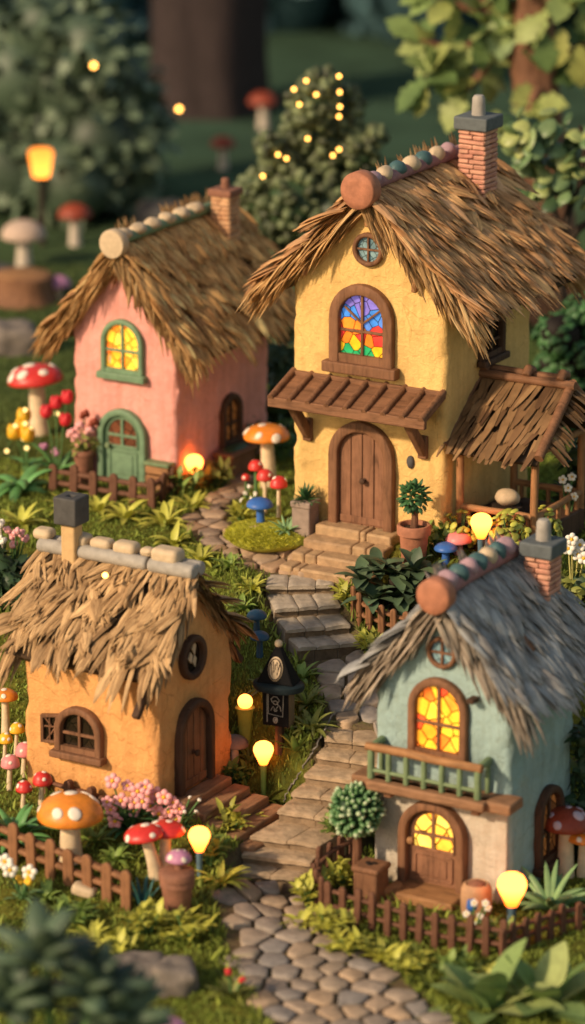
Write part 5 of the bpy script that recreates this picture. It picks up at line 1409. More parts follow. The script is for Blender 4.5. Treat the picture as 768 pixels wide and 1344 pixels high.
# wooden slat path edging in front of the teal step
# ------------------------------------------------------------------ sign post box with witch hat roof
p = gp(366, 985); t = thing('sign_post', 'black post box sign with pointed roof and pale oval emblem', 'sign', p, R(-22))
k_ = kpx(p); H1 = hp(p, 35)
b = MB(); b.tube([(0, .03, -.05), (0, .03, H1 + .1)], [.062, .058], 8); obj('post', b, M['wood_dark'], t)
bw, bh, bd = .34, .44, .17
b = MB(); b.box((0, 0, H1 + bh / 2), (bw, bd, bh)); box_ = obj('box', b, clay('brown_box_side', (.17, .11, .06), var=.3), t, bevel=.015)
b = MB(); b.box((0, -bd / 2 - .006, H1 + bh / 2), (bw - .02, .014, bh - .02)); obj('front_panel', b, M['black'], box_)
def strokes(lines, r, y, mat, parent, name):
    b = MB()
    for L in lines:
        b.tube([(x, y, z) for x, z in L], r, 5)
    return obj(name, b, mat, parent)
M['chalk'] = clay('chalk_line', (.42, .38, .32), bmp=0); M['ink'] = clay('dark_ink', (.06, .04, .03), bmp=0)
z0 = H1; yy = -bd / 2 - .016
def loopc(cx, cz, rx, rz_, n=14, a0=0, a1=2 * PI): return [(cx + rx * math.cos(a0 + (a1 - a0) * i / n), cz + rz_ * math.sin(a0 + (a1 - a0) * i / n)) for i in range(n + 1)]
strokes([[(-.09, .40 + z0), (-.09, .155 + z0), (.09, .135 + z0), (.10, .40 + z0)], [(-.105, .42 + z0), (-.105, .05 + z0)],
         [(-.04, .30 + z0), (-.055, .34 + z0), (-.02, .375 + z0), (.02, .37 + z0), (.05, .33 + z0), (.02, .29 + z0), (.06, .25 + z0), (.07, .20 + z0)],
         loopc(.0, .30 + z0, .028, .022), [(-.06, .20 + z0), (-.03, .25 + z0), (.0, .21 + z0), (.03, .26 + z0)], loopc(.0, .215 + z0, .018, .022, 10, PI, 2 * PI),
         loopc(.0, .085 + z0, .026, .036), loopc(.004, .088 + z0, .012, .018), [(-.02, .06 + z0), (.022, .115 + z0)]], .0045, yy, M['chalk'], box_, 'chalk_marks')
# hat roof
b = MB(); zr = H1 + bh
b.lathe([(.30, 0), (.315, .03), (.31, .07), (.28, .09)], 28, (0, 0, zr), sy=.72); ro = obj('roof_brim', b, M['black_blue'], t)
b = MB(); n = 4; hw, hd, hh = .235, .13, .44
b.add([(-hw, -hd, zr + .085), (hw, -hd, zr + .085), (hw, hd, zr + .085), (-hw, hd, zr + .085), (-.035, -.03, zr + .085 + hh), (.035, -.03, zr + .085 + hh), (.035, .03, zr + .085 + hh), (-.035, .03, zr + .085 + hh)], [(3, 2, 1, 0), (0, 1, 5, 4), (1, 2, 6, 5), (2, 3, 7, 6), (3, 0, 4, 7), (4, 5, 6, 7)])
pk = obj('roof', b, M['black'], t, bevel=.02, seg=3)
b = MB(); b.ball((0, 0, zr + .085 + hh + .03), .048, 12, 8); obj('finial', b, M['stone_beige'], pk)
tl = math.atan2(.10, hh); Mo = Matrix.Rotation(-tl, 3, 'X')
ez, ey = zr + .085 + .19, -hd + .19 * .10 / hh - .014
b = MB(); b.ball((0, ey, ez), (.092, .014, .145), 20, 14, M=Mo); em = obj('emblem', b, M['stone_beige'], pk)
def tiltp(x, z): return Vector((0, ey - .014, ez)) + Mo @ Vector((x, 0, z))
b = MB()
for L in ([(-.055, .07), (-.03, -.07), (.0, .06), (.03, -.07), (.055, .07)], [(-.03, .09), (-.01, -.04), (.02, .09), (.04, -.02)], loopc(0, 0, .075, .125, 20)):
    b.tube([tiltp(x, z) for x, z in L], .006, 5)
obj('emblem_mark', b, M['ink'], em)
# silver wire of tiny lights on the stair edge
b = MB(); pts = []
for (px, py) in ((441, 938), (430, 962), (418, 985), (410, 1000), (398, 1012), (392, 1030), (381, 1046), (372, 1060)):
    q = gp(px - 4, py); pts.append(q + Vector((gau(.02), 0, .05)))
fine = []
for a, c_ in zip(pts[:-1], pts[1:]):
    for k in range(6): fine.append(a.lerp(c_, k / 6) + Vector((gau(.008), gau(.008), gau(.008))))
o0 = fine[0].copy(); b.tube([q - o0 for q in fine], .009, 6); o = obj('silver_chain', b, M['silver'], None, o0); tag(o, 'thin silver chain strung along the left edge of the stairs', 'chain')
# ------------------------------------------------------------------ plants
def spiky(px, py, rpx, hpx, n, wd, mat, label, kind='blade', name='spiky_plant', cat='plant', seed=None, elev=(.35, 1.35), bend=.9, flat=.5, group=None, p=None):
    p = p or gp(px, py); random.seed(seed if seed is not None else int(px * 3 + py)); t = thing(name, label, cat, p, 0, group)
    L = max(wp(p, rpx), hp(p, hpx)); b = MB()
    for k in range(n):
        a = 2 * PI * k / n * 2.4 + gau(.25); f = k / n; e = elev[0] + (elev[1] - elev[0]) * f + gau(.08)
        d = Vector((math.cos(a) * math.cos(e), math.sin(a) * math.cos(e), math.sin(e)))
        o = Vector((math.cos(a), math.sin(a), 0)) * .03
        if kind == 'blade': b.leaf(o, d, (0, 0, 1), L * uni(.75, 1.1), wd * uni(.8, 1.2), bend=bend * uni(.6, 1.3), n=6, prof=[.5, .85, 1, .95, .8, .5, .05], fold=.35)
        else: b.fleshy(o, d, L * uni(.75, 1.08), wd * .5 * uni(.85, 1.15), bend * uni(.6, 1.3), 7, flat, seg=8)
    obj('foliage', b, mat, t); return t
def leafy(px, py, rpx, hpx, stems, lw, ll, mat, label, name='leafy_plant', cat='plant', seed=None, per=7, group=None):
    # several stems with paired leaves
    p = gp(px, py); random.seed(seed if seed is not None else int(px * 3 + py)); t = thing(name, label, cat, p, 0, group)
    Rr, Hh = wp(p, rpx), hp(p, hpx); b = MB(); s = MB()
    for k in range(stems):
        a = 2 * PI * k / stems + gau(.35); rr = Rr * uni(.25, 1.0); top = Vector((math.cos(a) * rr, math.sin(a) * rr, Hh * uni(.55, 1.0) * (1.1 - .45 * rr / Rr)))
        base = Vector((math.cos(a) * rr * .2, math.sin(a) * rr * .2, 0)); mid = base.lerp(top, .5) + Vector((0, 0, Hh * .1))
        s.tube([base, mid, top], .010, 5)
        for j in range(per):
            f = .25 + .75 * j / (per - 1); q = base.lerp(mid, f * 2) if f < .5 else mid.lerp(top, f * 2 - 1)
            aa = a + j * 2.4 + gau(.3); d = Vector((math.cos(aa), math.sin(aa), .55 + .5 * f + gau(.15))).normalized()
            if j == per - 1: d = Vector((gau(.2), gau(.2), 1)).normalized()
            b.leaf(q, d, (0, 0, 1), ll * uni(.75, 1.2), lw * uni(.8, 1.2), bend=.7, fold=.25)
    obj('foliage', b, mat, t); obj('stems', s, M['stem_green'], t); return t
def roundleaf(px, py, rpx, hpx, n, lr, mat, label, name='round_leaf_shrub', cat='shrub', seed=None, p=None):
    p = p or gp(px, py); random.seed(seed if seed is not None else int(px * 3 + py)); t = thing(name, label, cat, p)
    Rr, Hh = wp(p, rpx), hp(p, hpx); b = MB(); s = MB()
    for k in range(n):
        d = Vector((gau(1), gau(1), gau(.8))).normalized(); q = Vector((d.x * Rr, d.y * Rr, Hh * .55 + d.z * Hh * .5)) * uni(.75, 1.0)
        nn = (d + Vector((gau(.3), gau(.3), .5 + gau(.3)))).normalized(); x = nn.orthogonal().normalized(); y = nn.cross(x)
        b.ball(q, (lr * uni(.8, 1.2), lr * uni(.65, .95), lr * .32), 9, 6, 0, Matrix((x, y, nn)).transposed())
        if k % 3 == 0: s.tube([(0, 0, 0), Vector(q) * .6 + Vector((0, 0, .04)), q], .009, 5)
    obj('foliage', b, mat, t); obj('stems', s, M['stem_green'], t); return t
def flowers(px, py, heads, mat, label, leafmat_=None, hr=.05, petals=5, leaves=18, leafL=.35, leafW=.07, name='flower_plant', cat='flowers', stem=None, center=None, style='petals', seed=None, lkind='blade', p=None):
    p = p or gp(px, py); random.seed(seed if seed is not None else int(px * 3 + py)); t = thing(name, label, cat, p); k = kpx(p)
    s = MB()
    for (hx, hy_) in heads:
        dx = (hx - px) / k; dz = (py - hy_) / (k * .955); q = Vector((dx, -.05 + gau(.06), dz))
        s.tube([(dx * .15, 0, 0), Vector((dx * .55, q.y * .4, dz * .55)), q], [.014, .012, .011], 6)
        b = MB()
        if style == 'petals':
            fn = Vector((-.15 + gau(.2), -1, .45 + gau(.2))).normalized(); x = fn.orthogonal().normalized(); y = fn.cross(x)
            for j in range(petals):
                a = 2 * PI * j / petals; dd = x * math.cos(a) + y * math.sin(a)
                b.ball(q + dd * hr, (hr * .72, hr * .72, hr * .5), 9, 6, 0, Matrix((dd, fn.cross(dd), fn)).transposed())
            b.ball(q + fn * hr * .2, hr * .42, 8, 6, 1)
        elif style == 'ball':
            for j in range(9):
                d = Vector((gau(1), gau(1), gau(1))).normalized(); b.ball(q + d * hr * .6, hr * .55, 8, 6, 0)
        elif style == 'tulip':
            b.ball(q, (hr, hr, hr * 1.1), 12, 9, 0, wob=.15)
            for j in range(5): a = j * 1.257; b.ball(q + Vector((math.cos(a) * hr * .55, math.sin(a) * hr * .55, hr * .35)), (hr * .5, hr * .5, hr * .85), 8, 6, 0)
        obj('flower', b, [mat, center or M['petal_yellow']], t)
    obj('stems', s, stem or M['stem_green'], t)
    b = MB()
    for j in range(leaves):
        a = j * 2.4 + gau(.2); e = uni(.5, 1.35); d = Vector((math.cos(a) * math.cos(e), math.sin(a) * math.cos(e), math.sin(e)))
        if lkind == 'blade': b.leaf((math.cos(a) * .03, math.sin(a) * .03, 0), d, (0, 0, 1), leafL * uni(.7, 1.1), leafW * uni(.8, 1.2), bend=.8, fold=.3)
        else: b.fleshy((math.cos(a) * .03, math.sin(a) * .03, 0), d, leafL * uni(.7, 1.1), leafW * .5, .8, 6, .5)
    if leaves: obj('foliage', b, leafmat_ or M['leaf_green'], t)
    return t

# moss island
p = gp(352, 702); t = MB(); random.seed(3); t.ball((0, 0, 0), (.54, .54, .15), 30, 12, wob=.12)
o = obj('moss_mound', t, clay('bright_moss', (.46, .46, .055), var=.3, bmp=1.0, scale=14, fine=70), None, p - Vector((0, 0, .01)), kind=None); tag(o, 'round bright moss mound with mushrooms in the bend of the path', 'moss')
b = MB()
for k in range(7500):
    a = uni(0, 6.3); rr = .55 * math.sqrt(rnd()); z = .15 * math.sqrt(max(0, 1 - (rr / .551) ** 2)) - .02; d = Vector((gau(.9) - .5, gau(.9) - .5, .8)).normalized(); q = Vector((rr * math.cos(a), rr * math.sin(a), z)); s_ = d.orthogonal().normalized() * .009
    L = uni(.03, .07); b.add([q - s_, q + s_, q + d * L], [(0, 1, 2)])
obj('moss_tufts', b, leafmat('bright_moss_tuft', (.62, .60, .07), isl=.4, tr=.3), o); 

# aloes and spiky plants
spiky(28, 645, 60, 60, 12, .17, M['leaf_aloe'], 'broad curling green aloe below the yellow flowers', 'fleshy', bend=2.0, elev=(.85, 1.4), name='aloe_plant')
spiky(376, 702, 26, 26, 26, .05, M['leaf_sage'], 'small blue green spiky succulent in the moss island', 'fleshy', bend=.7, elev=(.25, 1.4), p=gp(376, 706) + Vector((0, 0, .08)))
spiky(20, 1100, 46, 58, 24, .13, M['leaf_aloe'], 'dense green aloe at the left edge behind the picket fence', 'fleshy', bend=1.0, elev=(.4, 1.45), name='aloe_plant')
spiky(722, 1192, 56, 62, 22, .10, M['leaf_sage'], 'long armed pale green aloe right of the teal house lamp', 'fleshy', bend=.75, elev=(.3, 1.4), name='aloe_plant', flat=.75)
pa = gp(516, 800); t = thing('broad_leaf_bush', 'big rounded bush of broad dark green leaves in the fenced bed', 'bush', pa); b = MB(); ka = kpx(pa); rs = random.Random(8)
for (hx, hy_, n, L) in ((490, 772, 15, .40), (540, 768, 15, .40), (515, 745, 16, .42), (475, 752, 12, .36), (558, 752, 13, .38), (500, 795, 12, .36), (532, 796, 12, .36), (520, 772, 14, .42), (495, 742, 12, .36), (545, 738, 12, .36)):
    q = Vector(((hx - 516) / ka, rs.uniform(-.22, .2), (800 - hy_) / (ka * .955)))
    for k in range(n):
        a = k * 2.4 + rs.gauss(0, .2); e = .15 + 1.2 * k / n + rs.gauss(0, .12); d = Vector((math.cos(a) * math.cos(e), math.sin(a) * math.cos(e), math.sin(e)))
        b.leaf(q - Vector((0, 0, .12)), d, (0, 0, 1), L * rs.uniform(.75, 1.1), .17 * rs.uniform(.8, 1.2), bend=rs.uniform(.5, 1.3), n=7, prof=[.3, .55, .85, 1, .98, .8, .5, .08], fold=.28)
obj('foliage', b, M['leaf_agave'], t, sharp=0)
b = MB(); b.tube([(0, 0, -.05), (0, 0, .4)], [.09, .06], 8); obj('stem', b, M['bark_dark'], t)
spiky(188, 1190, 14, 42, 9, .055, M['leaf_blue'], 'upright blue green blades beside the brown flowerpot', 'fleshy', bend=.25, elev=(1.05, 1.5))
spiky(347, 1056, 32, 44, 15, .065, M['leaf_olive'], 'arching narrow leaved plant around the lamp by the wooden steps', 'blade', bend=1.2, elev=(.6, 1.4))
spiky(388, 985, 28, 40, 15, .07, M['leaf_green'], 'spiky green plant to the right of the black sign post', 'blade', bend=.4, elev=(.35, 1.4))
spiky(748, 690, 24, 50, 22, .04, M['leaf_deep'], 'dark grassy clump by the porch corner', 'blade', bend=.5, elev=(.7, 1.45))
spiky(664, 738, 18, 22, 9, .05, M['leaf_green'], 'small arching green plant right of the porch lamp', 'blade', bend=1.2)
spiky(172, 1088, 38, 42, 40, .07, M['leaf_deep'], 'dark green fan of leaves under the pink blossoms', 'blade', bend=.9, elev=(.3, 1.45))

# lime ferns and leafy plants along the paths
for (px, py, r_, h_, lb) in ((165, 682, 26, 30, 'lime fern in front of the low pink house fence'), (216, 690, 30, 36, 'lime fern left of the curved upper path'), (228, 715, 24, 26, 'yellow green fern nearest the orange roof ridge'),
        (28, 690, 30, 30, 'pale yellow green shrublet left of the black chimney'), (130, 672, 26, 22, 'low fern under the pink house gate end')):
    spiky(px, py, r_ * 1.2, h_ * 1.2, 19, .095, M['leaf_lime'], lb, 'blade', bend=1.1, elev=(.35, 1.35), name='fern')
L_ = [(300, 1100, 30, 32, 'lime leafy plant right of the orange door steps'), (276, 1135, 24, 34, 'leafy plant between the bulb lamp and the stairs'), (195, 1225, 30, 30, 'lime leafy plant left of the brown flowerpot foot'),
      (243, 1232, 38, 28, 'lime leafy plant in front of the brown flowerpot'), (150, 1250, 30, 16, 'low lime sprigs below the tan picket fence end'), (430, 1225, 26, 26, 'lime plant at the left bend of the teal fence'),
      (405, 1190, 18, 28, 'lime plant between the stairs and the teal fence'), (455, 1250, 30, 18, 'lime plant in front of the teal fence'), (535, 1274, 28, 18, 'yellow green plant before the slatted teal fence'),
      (600, 1280, 28, 18, 'green sprigs before the right end of the teal fence'), (447, 1170, 24, 40, 'bright leafy bush inside the teal fence corner'), (574, 722, 22, 28, 'leafy sprout right of the terracotta potted tree'),
      (455, 795, 14, 24, 'lime plant beside the top stair blocks'), (486, 858, 18, 20, 'pale green tuft below the low reddish fence'), (285, 640, 20, 26, 'olive shrub behind the path lamp'), (245, 650, 26, 28, 'leafy plant around the path lamp foot'),
      (306, 1030, 18, 26, 'leafy sprigs below the grey mushroom'), (330, 600, 20, 40, 'dark leafy bush in the gap between the houses'), (372, 606, 20, 44, 'dark leafy bush behind the orange capped mushroom'),
      (100, 1210, 30, 18, 'low sprigs below the middle of the tan fence'), (440, 1100, 14, 26, 'small leafy plant under the topiary ball'), (655, 1240, 26, 22, 'leafy clump at the foot of the large bulb lamp'), (318, 690, 14, 26, 'lime leafy sprig at the left of the moss island')]
for (px, py, r_, h_, lb) in L_:
    m_ = 'leaf_deep' if 'dark' in lb else ('leaf_olive' if 'olive' in lb else ('leaf_lime' if ('lime' in lb or 'yellow' in lb or 'bright' in lb or 'pale' in lb) else 'leaf_green'))
    leafy(px, py, r_ * 1.1, h_ * 1.2, 11, .075, .17, M[m_], lb)
for (px, py, r_, h_, lb) in ((402, 925, 24, 30, 'dark fern on the bank right of the sign roof'), (408, 958, 24, 30, 'dark fern on the bank nearest the silver chain'), (352, 905, 20, 26, 'dark fern behind the black sign post'), (395, 890, 22, 24, 'green fern below the upper stair flight'),
        (330, 1000, 20, 26, 'dark fern behind the bulb lamp by the wooden steps'), (318, 800, 22, 20, 'small fern on the slope above the blue mushrooms'), (300, 745, 22, 18, 'small fern below the curve of the upper path'), (150, 1130, 22, 24, 'fern at the foot of the leaning red toadstools'),
        (125, 1105, 26, 26, 'green fern behind the big orange mushroom stem'), (60, 1180, 22, 20, 'fern in front of the middle of the tan fence'), (565, 755, 20, 18, 'small fern between the broad leaved bush and the blue mushroom'), (500, 1100, 14, 30, 'dark fern against the cream wall of the teal house')):
    spiky(px, py, r_ * 1.2, h_ * 1.2, 20, .07, M['leaf_olive'] if 'dark' in lb else M['leaf_green'], lb, 'blade', bend=1.0, elev=(.3, 1.35), name='fern')
for (px, py, r_, h_, lb) in ((88, 668, 26, 28, 'lime fern before the left half of the dark fence'), (252, 668, 22, 26, 'lime fern under the path lamp'), (190, 662, 22, 26, 'lime fern at the crate corner of the dark fence'), (262, 738, 26, 26, 'lime fern on the slope below the path bend'), (330, 775, 20, 22, 'lime fern at the left end of the top stair'), (240, 1215, 26, 30, 'lime fern squeezed beside the flowerpot'),
        (290, 1160, 26, 34, 'lime fern left of the lowest stair'), (320, 1085, 24, 30, 'lime fern at the lower end of the wooden steps'), (120, 1235, 30, 20, 'lime fern in front of the tan fence end'), (500, 1258, 26, 22, 'lime fern outside the teal fence front'), (395, 1215, 22, 26, 'lime fern where the teal fence meets the path'), (640, 1285, 24, 22, 'lime fern outside the teal fence below the large lamp')):
    spiky(px, py, r_ * 1.15, h_ * 1.15, 22, .075, M['leaf_lime'], lb, 'blade', bend=1.0, elev=(.3, 1.4), name='fern')
# round leaved shrubs around the porch
roundleaf(606, 722, 26, 50, 70, .05, M['leaf_lime'], 'lime round leaved shrub left of the porch lamp')
roundleaf(668, 738, 26, 72, 95, .055, M['leaf_lime'], 'lime round leaved shrub right of the porch lamp')
roundleaf(712, 726, 26, 60, 75, .05, M['leaf_lime'], 'lime round leaved shrub at the porch corner post')
roundleaf(300, 1020, 12, 14, 16, .045, M['leaf_green'], 'few round leaves at the orange cottage step', name='round_leaf_plant', cat='plant')

# flowers
flowers(165, 1085, [(149, 1022), (182, 1034), (192, 1030), (206, 1042), (160, 1048), (188, 1045), (216, 1042), (209, 1066), (152, 1072), (178, 1050), (240, 1040)][:10], M['petal_pink'], 'cluster of pink five petal blossoms in front of the orange cottage', M['leaf_deep'], hr=.058, leaves=20, leafL=.42)
flowers(36, 612, [(33, 546), (20, 566), (30, 560), (38, 568)], M['cap_yellow'], 'glossy yellow ball flowers beside the large red toadstool', M['leaf_aloe'], hr=.10, style='tulip', leaves=6, leafL=.4, leafW=.1, center=M['spot'])
for (px, py) in ((33, 538), (20, 559), (40, 563), (33, 557), (31, 577), (35, 588), (9, 592)):
    pass
flowers(76, 618, [(62, 542), (87, 552), (90, 522), (75, 530)], M['petal_red'], 'red tulips with thick leaves beside the pink wall', M['leaf_aloe'], hr=.085, style='tulip', leaves=9, leafL=.55, leafW=.11, lkind='fleshy')
flowers(68, 618, [(58, 588), (74, 594)], M['cap_mauve'], 'small mauve flowers at the left end of the dark fence', M['leaf_deep'], hr=.06, style='ball', leaves=8, leafL=.2, leafW=.05)
flowers(30, 1178, [(8, 1128), (15, 1136), (40, 1140)], M['petal_white'], 'white daisies at the left edge in front of the tan fence', M['leaf_sage'], hr=.055, leaves=12, leafL=.3, leafW=.04)
flowers(26, 1180, [(25, 1157), (38, 1151)], M['petal_yellow'], 'yellow buttons among the white daisies before the tan fence', M['leaf_sage'], hr=.055, style='ball', leaves=6, leafL=.25, leafW=.04)
flowers(745, 700, [(737, 629), (749, 626), (743, 636), (751, 645)], M['petal_white'], 'tiny white blossoms on dark stalks by the porch corner', M['leaf_deep'], hr=.035, leaves=4, leafL=.3, leafW=.03)
flowers(752, 800, [(748, 706), (744, 718), (760, 716), (757, 727), (750, 722), (764, 730)], M['petal_white'], 'white blossoms on pale stalks behind the teal roof', M['leaf_green'], hr=.05, leaves=10, leafL=.4, stem=clay('pale_stalk', (.5, .45, .15)))
flowers(620, 1225, [(612, 1198), (640, 1192), (645, 1208), (630, 1202), (622, 1184), (636, 1178), (627, 1212)], M['petal_white'], 'small white flowers in front of the clay jug', M['leaf_lime'], hr=.026, leaves=14, leafL=.2, leafW=.05)
flowers(617, 1218, [(619, 1187)], M['cap_blue'], 'single blue ball flower beside the clay jug', M['leaf_green'], hr=.062, style='tulip', leaves=5, leafL=.2, leafW=.06)
flowers(20, 755, [(12, 694), (24, 690), (30, 696), (18, 702), (34, 706), (20, 712)], M['petal_pink'], 'bush of small pink flowers left of the straw ridge', M['leaf_dark'], hr=.055, style='ball', leaves=36, leafL=.4, leafW=.09)
flowers(6, 760, [(2, 686), (5, 704)], M['petal_white'], 'pale stalked white flower at the left edge by the straw roof', M['leaf_olive'], hr=.06, style='ball', leaves=8, leafL=.3, stem=M['stem_pale'])
flowers(305, 1310, [(300, 1272), (318, 1284)], M['petal_red'], 'small plant with red tipped leaves beside the boulder pair', M['leaf_olive'], hr=.04, style='ball', leaves=26, leafL=.3, leafW=.07)
flowers(322, 676, [(322, 648), (331, 652), (327, 640), (318, 658), (335, 645)], M['petal_white'], 'pale yellow buds on a lime sprig in the moss island', M['leaf_lime'], hr=.03, style='ball', leaves=16, leafL=.22, leafW=.06)
flowers(235, 1085, [(262, 1050), (250, 1045), (243, 1060), (258, 1062)], M['petal_white'], 'tiny cream buds near the foot of the orange doorway', M['leaf_deep'], hr=.022, style='ball', leaves=16, leafL=.22, leafW=.05)

flowers(205, 1082, [(228, 1050), (222, 1064), (236, 1058), (198, 1056), (176, 1064), (168, 1030), (142, 1046), (146, 1060), (232, 1074)], M['petal_pink'], 'smaller pink blossoms right of the main pink cluster by the orange wall', M['leaf_deep'], hr=.045, leaves=18, leafL=.34)
# topiary ball at the teal house
p = gp(467, 1165); t = thing('topiary_ball', 'ball topiary with pale tipped buds on a thin trunk left of the teal house', 'topiary', p); k_ = kpx(p); hz = hp(p, 104); r_ = 36 / k_
b = MB(); b.tube([(0, 0, -.05), (.015, 0, hz * .5), (0, 0, hz)], [.062, .055, .05], 10); obj('trunk', b, M['bark'], t)
b = MB(); random.seed(5)
pts_ = []
while len(pts_) < 190:
    d = Vector((gau(1), gau(1), gau(1))).normalized()
    if all((d - e).length > .17 for e in pts_[-400:]) or rnd() < .01: pts_.append(d)
for d in pts_:
    q = Vector((0, 0, hz)) + d * r_ * uni(.68, .80); b.fleshy(q, (d + Vector((gau(.18), gau(.18), gau(.18)))).normalized(), r_ * uni(.24, .34), r_ * uni(.085, .12), 0.05, 5, .95, seg=8, prof=[.55, .85, 1, 1, .85, .35])
b.ball((0, 0, hz), r_ * .74, 18, 12); nt_i = 0
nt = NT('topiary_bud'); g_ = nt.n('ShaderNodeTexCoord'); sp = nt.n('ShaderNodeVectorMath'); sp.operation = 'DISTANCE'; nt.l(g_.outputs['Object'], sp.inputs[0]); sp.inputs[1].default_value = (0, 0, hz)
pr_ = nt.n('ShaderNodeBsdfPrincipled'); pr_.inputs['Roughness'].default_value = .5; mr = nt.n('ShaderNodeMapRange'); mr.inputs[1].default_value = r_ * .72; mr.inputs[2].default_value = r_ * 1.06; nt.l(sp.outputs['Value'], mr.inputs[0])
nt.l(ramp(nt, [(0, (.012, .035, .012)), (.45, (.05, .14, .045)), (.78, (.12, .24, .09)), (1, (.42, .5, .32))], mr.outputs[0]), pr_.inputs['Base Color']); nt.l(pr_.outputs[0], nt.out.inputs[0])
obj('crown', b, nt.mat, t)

# ------------------------------------------------------------------ trees and bushes behind
def bud_bush(mb, blobs, n, br, seed, mi=0, wob=0, up=.3):
    rs = random.Random(seed)
    for (c, r, w_) in blobs:
        for k in range(int(n * w_)):
            d = Vector((rs.gauss(0, 1), rs.gauss(0, 1), rs.gauss(0, 1))).normalized(); q = Vector(c) + Vector((d.x * r[0], d.y * r[1], d.z * r[2])) * rs.uniform(.72, 1.0)
            s = br * rs.uniform(.6, 1.3); x = d.orthogonal().normalized()
            mb.ball(q, (s * .8, s * .8, s * 1.15), 8, 6, mi, Matrix((x, d.cross(x), d)).transposed())
pb = at_z(425, 470, 2.0); t = thing('lit_bush', 'conical bush strung with warm fairy lights behind the yellow house', 'bush', pb)
kb = kpx(pb)
def bl(px, py, r, dy=0): q = at_y(px, py, pb.y + dy) - pb; return (q, (r / kb,) * 3)
b = MB(); blobs = []
for (px, py, r, w_) in ((422, 112, 30, 1), (410, 135, 42, 1.3), (450, 140, 36, 1.1), (405, 180, 48, 1.5), (455, 185, 40, 1.2), (370, 215, 32, 1), (425, 230, 55, 1.6), (478, 200, 26, .8), (495, 178, 12, .4), (350, 190, 16, .5), (345, 260, 34, 1), (385, 270, 48, 1.3), (335, 245, 20, .6), (450, 280, 50, 1.2), (360, 300, 44, 1), (420, 320, 60, 1.2), (345, 340, 34, .8), (395, 370, 50, .9), (450, 360, 50, .7), (362, 480, 28, .6), (365, 430, 34, .8)):
    c, r3 = bl(px, py, r * (.62 + .32 * min(1, max(0, (py - 90) / 200))), gau(.25)); blobs.append((c, r3, w_))
bud_bush(b, blobs, 95, .095, 31); 
obj('foliage', b, M['bud_sage'], t)
b = MB()
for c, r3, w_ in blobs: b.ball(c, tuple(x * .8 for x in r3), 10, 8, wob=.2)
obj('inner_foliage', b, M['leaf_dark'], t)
b = MB(); b.tube([(0, 0, -.1), (0, 0, 1.5), (0, 0, 3)], [.16, .12, .05], 10); obj('trunk', b, M['bark_dark'], t)
fl = thing('fairy_lights', 'warm fairy lights dotted over the conical bush', 'fairy lights', pb)
for (px, py) in ((402, 106), (445, 100), (386, 117), (415, 124), (446, 121), (393, 137), (446, 140), (445, 153), (404, 182), (365, 203), (376, 208), (445, 196), (437, 204), (345, 231)):
    q = at_y(px, py, pb.y - .55) - pb; s = MB(); s.ball(q, .027, 10, 7); obj('light_bulb', s, M['bulb_small'], fl)

# big blurred bush on the left
pb2 = gp(95, 280); t = thing('bush', 'huge rounded dark bush at the upper left', 'bush', pb2); k2 = kpx(pb2); b = MB(); ib = MB(); rs = random.Random(12)
for (px, py, r) in ((60, 40, 60), (120, 60, 55), (30, 100, 70), (90, 110, 75), (150, 120, 55), (60, 170, 80), (130, 180, 70), (175, 190, 42), (20, 220, 70), (90, 235, 70), (160, 240, 50), (-30, 140, 80), (-20, 60, 50), (120, 30, 34), (190, 150, 28)):
    c = at_y(px, py, pb2.y + rs.uniform(-.6, .6)) - pb2; r = r / k2
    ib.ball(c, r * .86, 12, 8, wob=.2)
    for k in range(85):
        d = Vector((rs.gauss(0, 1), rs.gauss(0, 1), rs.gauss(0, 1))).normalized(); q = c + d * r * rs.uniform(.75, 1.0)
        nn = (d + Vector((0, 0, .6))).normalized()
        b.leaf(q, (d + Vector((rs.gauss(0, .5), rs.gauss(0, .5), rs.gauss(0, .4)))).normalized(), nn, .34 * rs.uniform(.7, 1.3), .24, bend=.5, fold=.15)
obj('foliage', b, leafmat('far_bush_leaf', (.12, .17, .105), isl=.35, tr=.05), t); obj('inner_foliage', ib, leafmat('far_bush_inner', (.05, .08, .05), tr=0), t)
b = MB(); b.tube([(0, 0, -.1), (0, 0, 2)], [.3, .2], 10); obj('trunk', b, M['bark_dark'], t)

def tree_trunk(pts, rad, n=16, ridges=.06, seed=0, seg=None):
    mb = MB(); mb.tube(pts, rad, n)
    for i, v in enumerate(mb.v):
        c = Vector(pts[min(len(pts) - 1, i // n)]); d = Vector(v) - c; a = math.atan2(d.y, d.x); k = 1 + ridges * math.sin(a * 5 + seed) + ridges * .6 * math.sin(a * 9 + v[2] * .8); mb.v[i] = tuple(c + Vector((d.x * k, d.y * k, d.z)))
    return mb
# giant trunk far behind
pt = gp(272, 143); t = thing('tree', 'massive dark reddish tree trunk in the blurred background', 'tree', pt); k3 = kpx(pt)
w0 = 150 / k3 / 2
obj('trunk', tree_trunk([(0, 0, -.3), (0, 0, .3), (0, 0, 1.2), (.02, 0, 3), (.05, 0, 6), (.1, 0, 10)], [w0 * 1.12, w0 * 1.04, w0 * .98, w0 * 1.0, w0 * 1.04, w0 * .9], 40, .05, 1), wood('far_bark', (.038, .026, .026), var=.4, grain=2), t)
b = MB(); crown(b, (0, 0, 12.5), (5, 4, 3), 1500, .7, .45, 4); obj('crown', b, M['leaf_dark'], t)
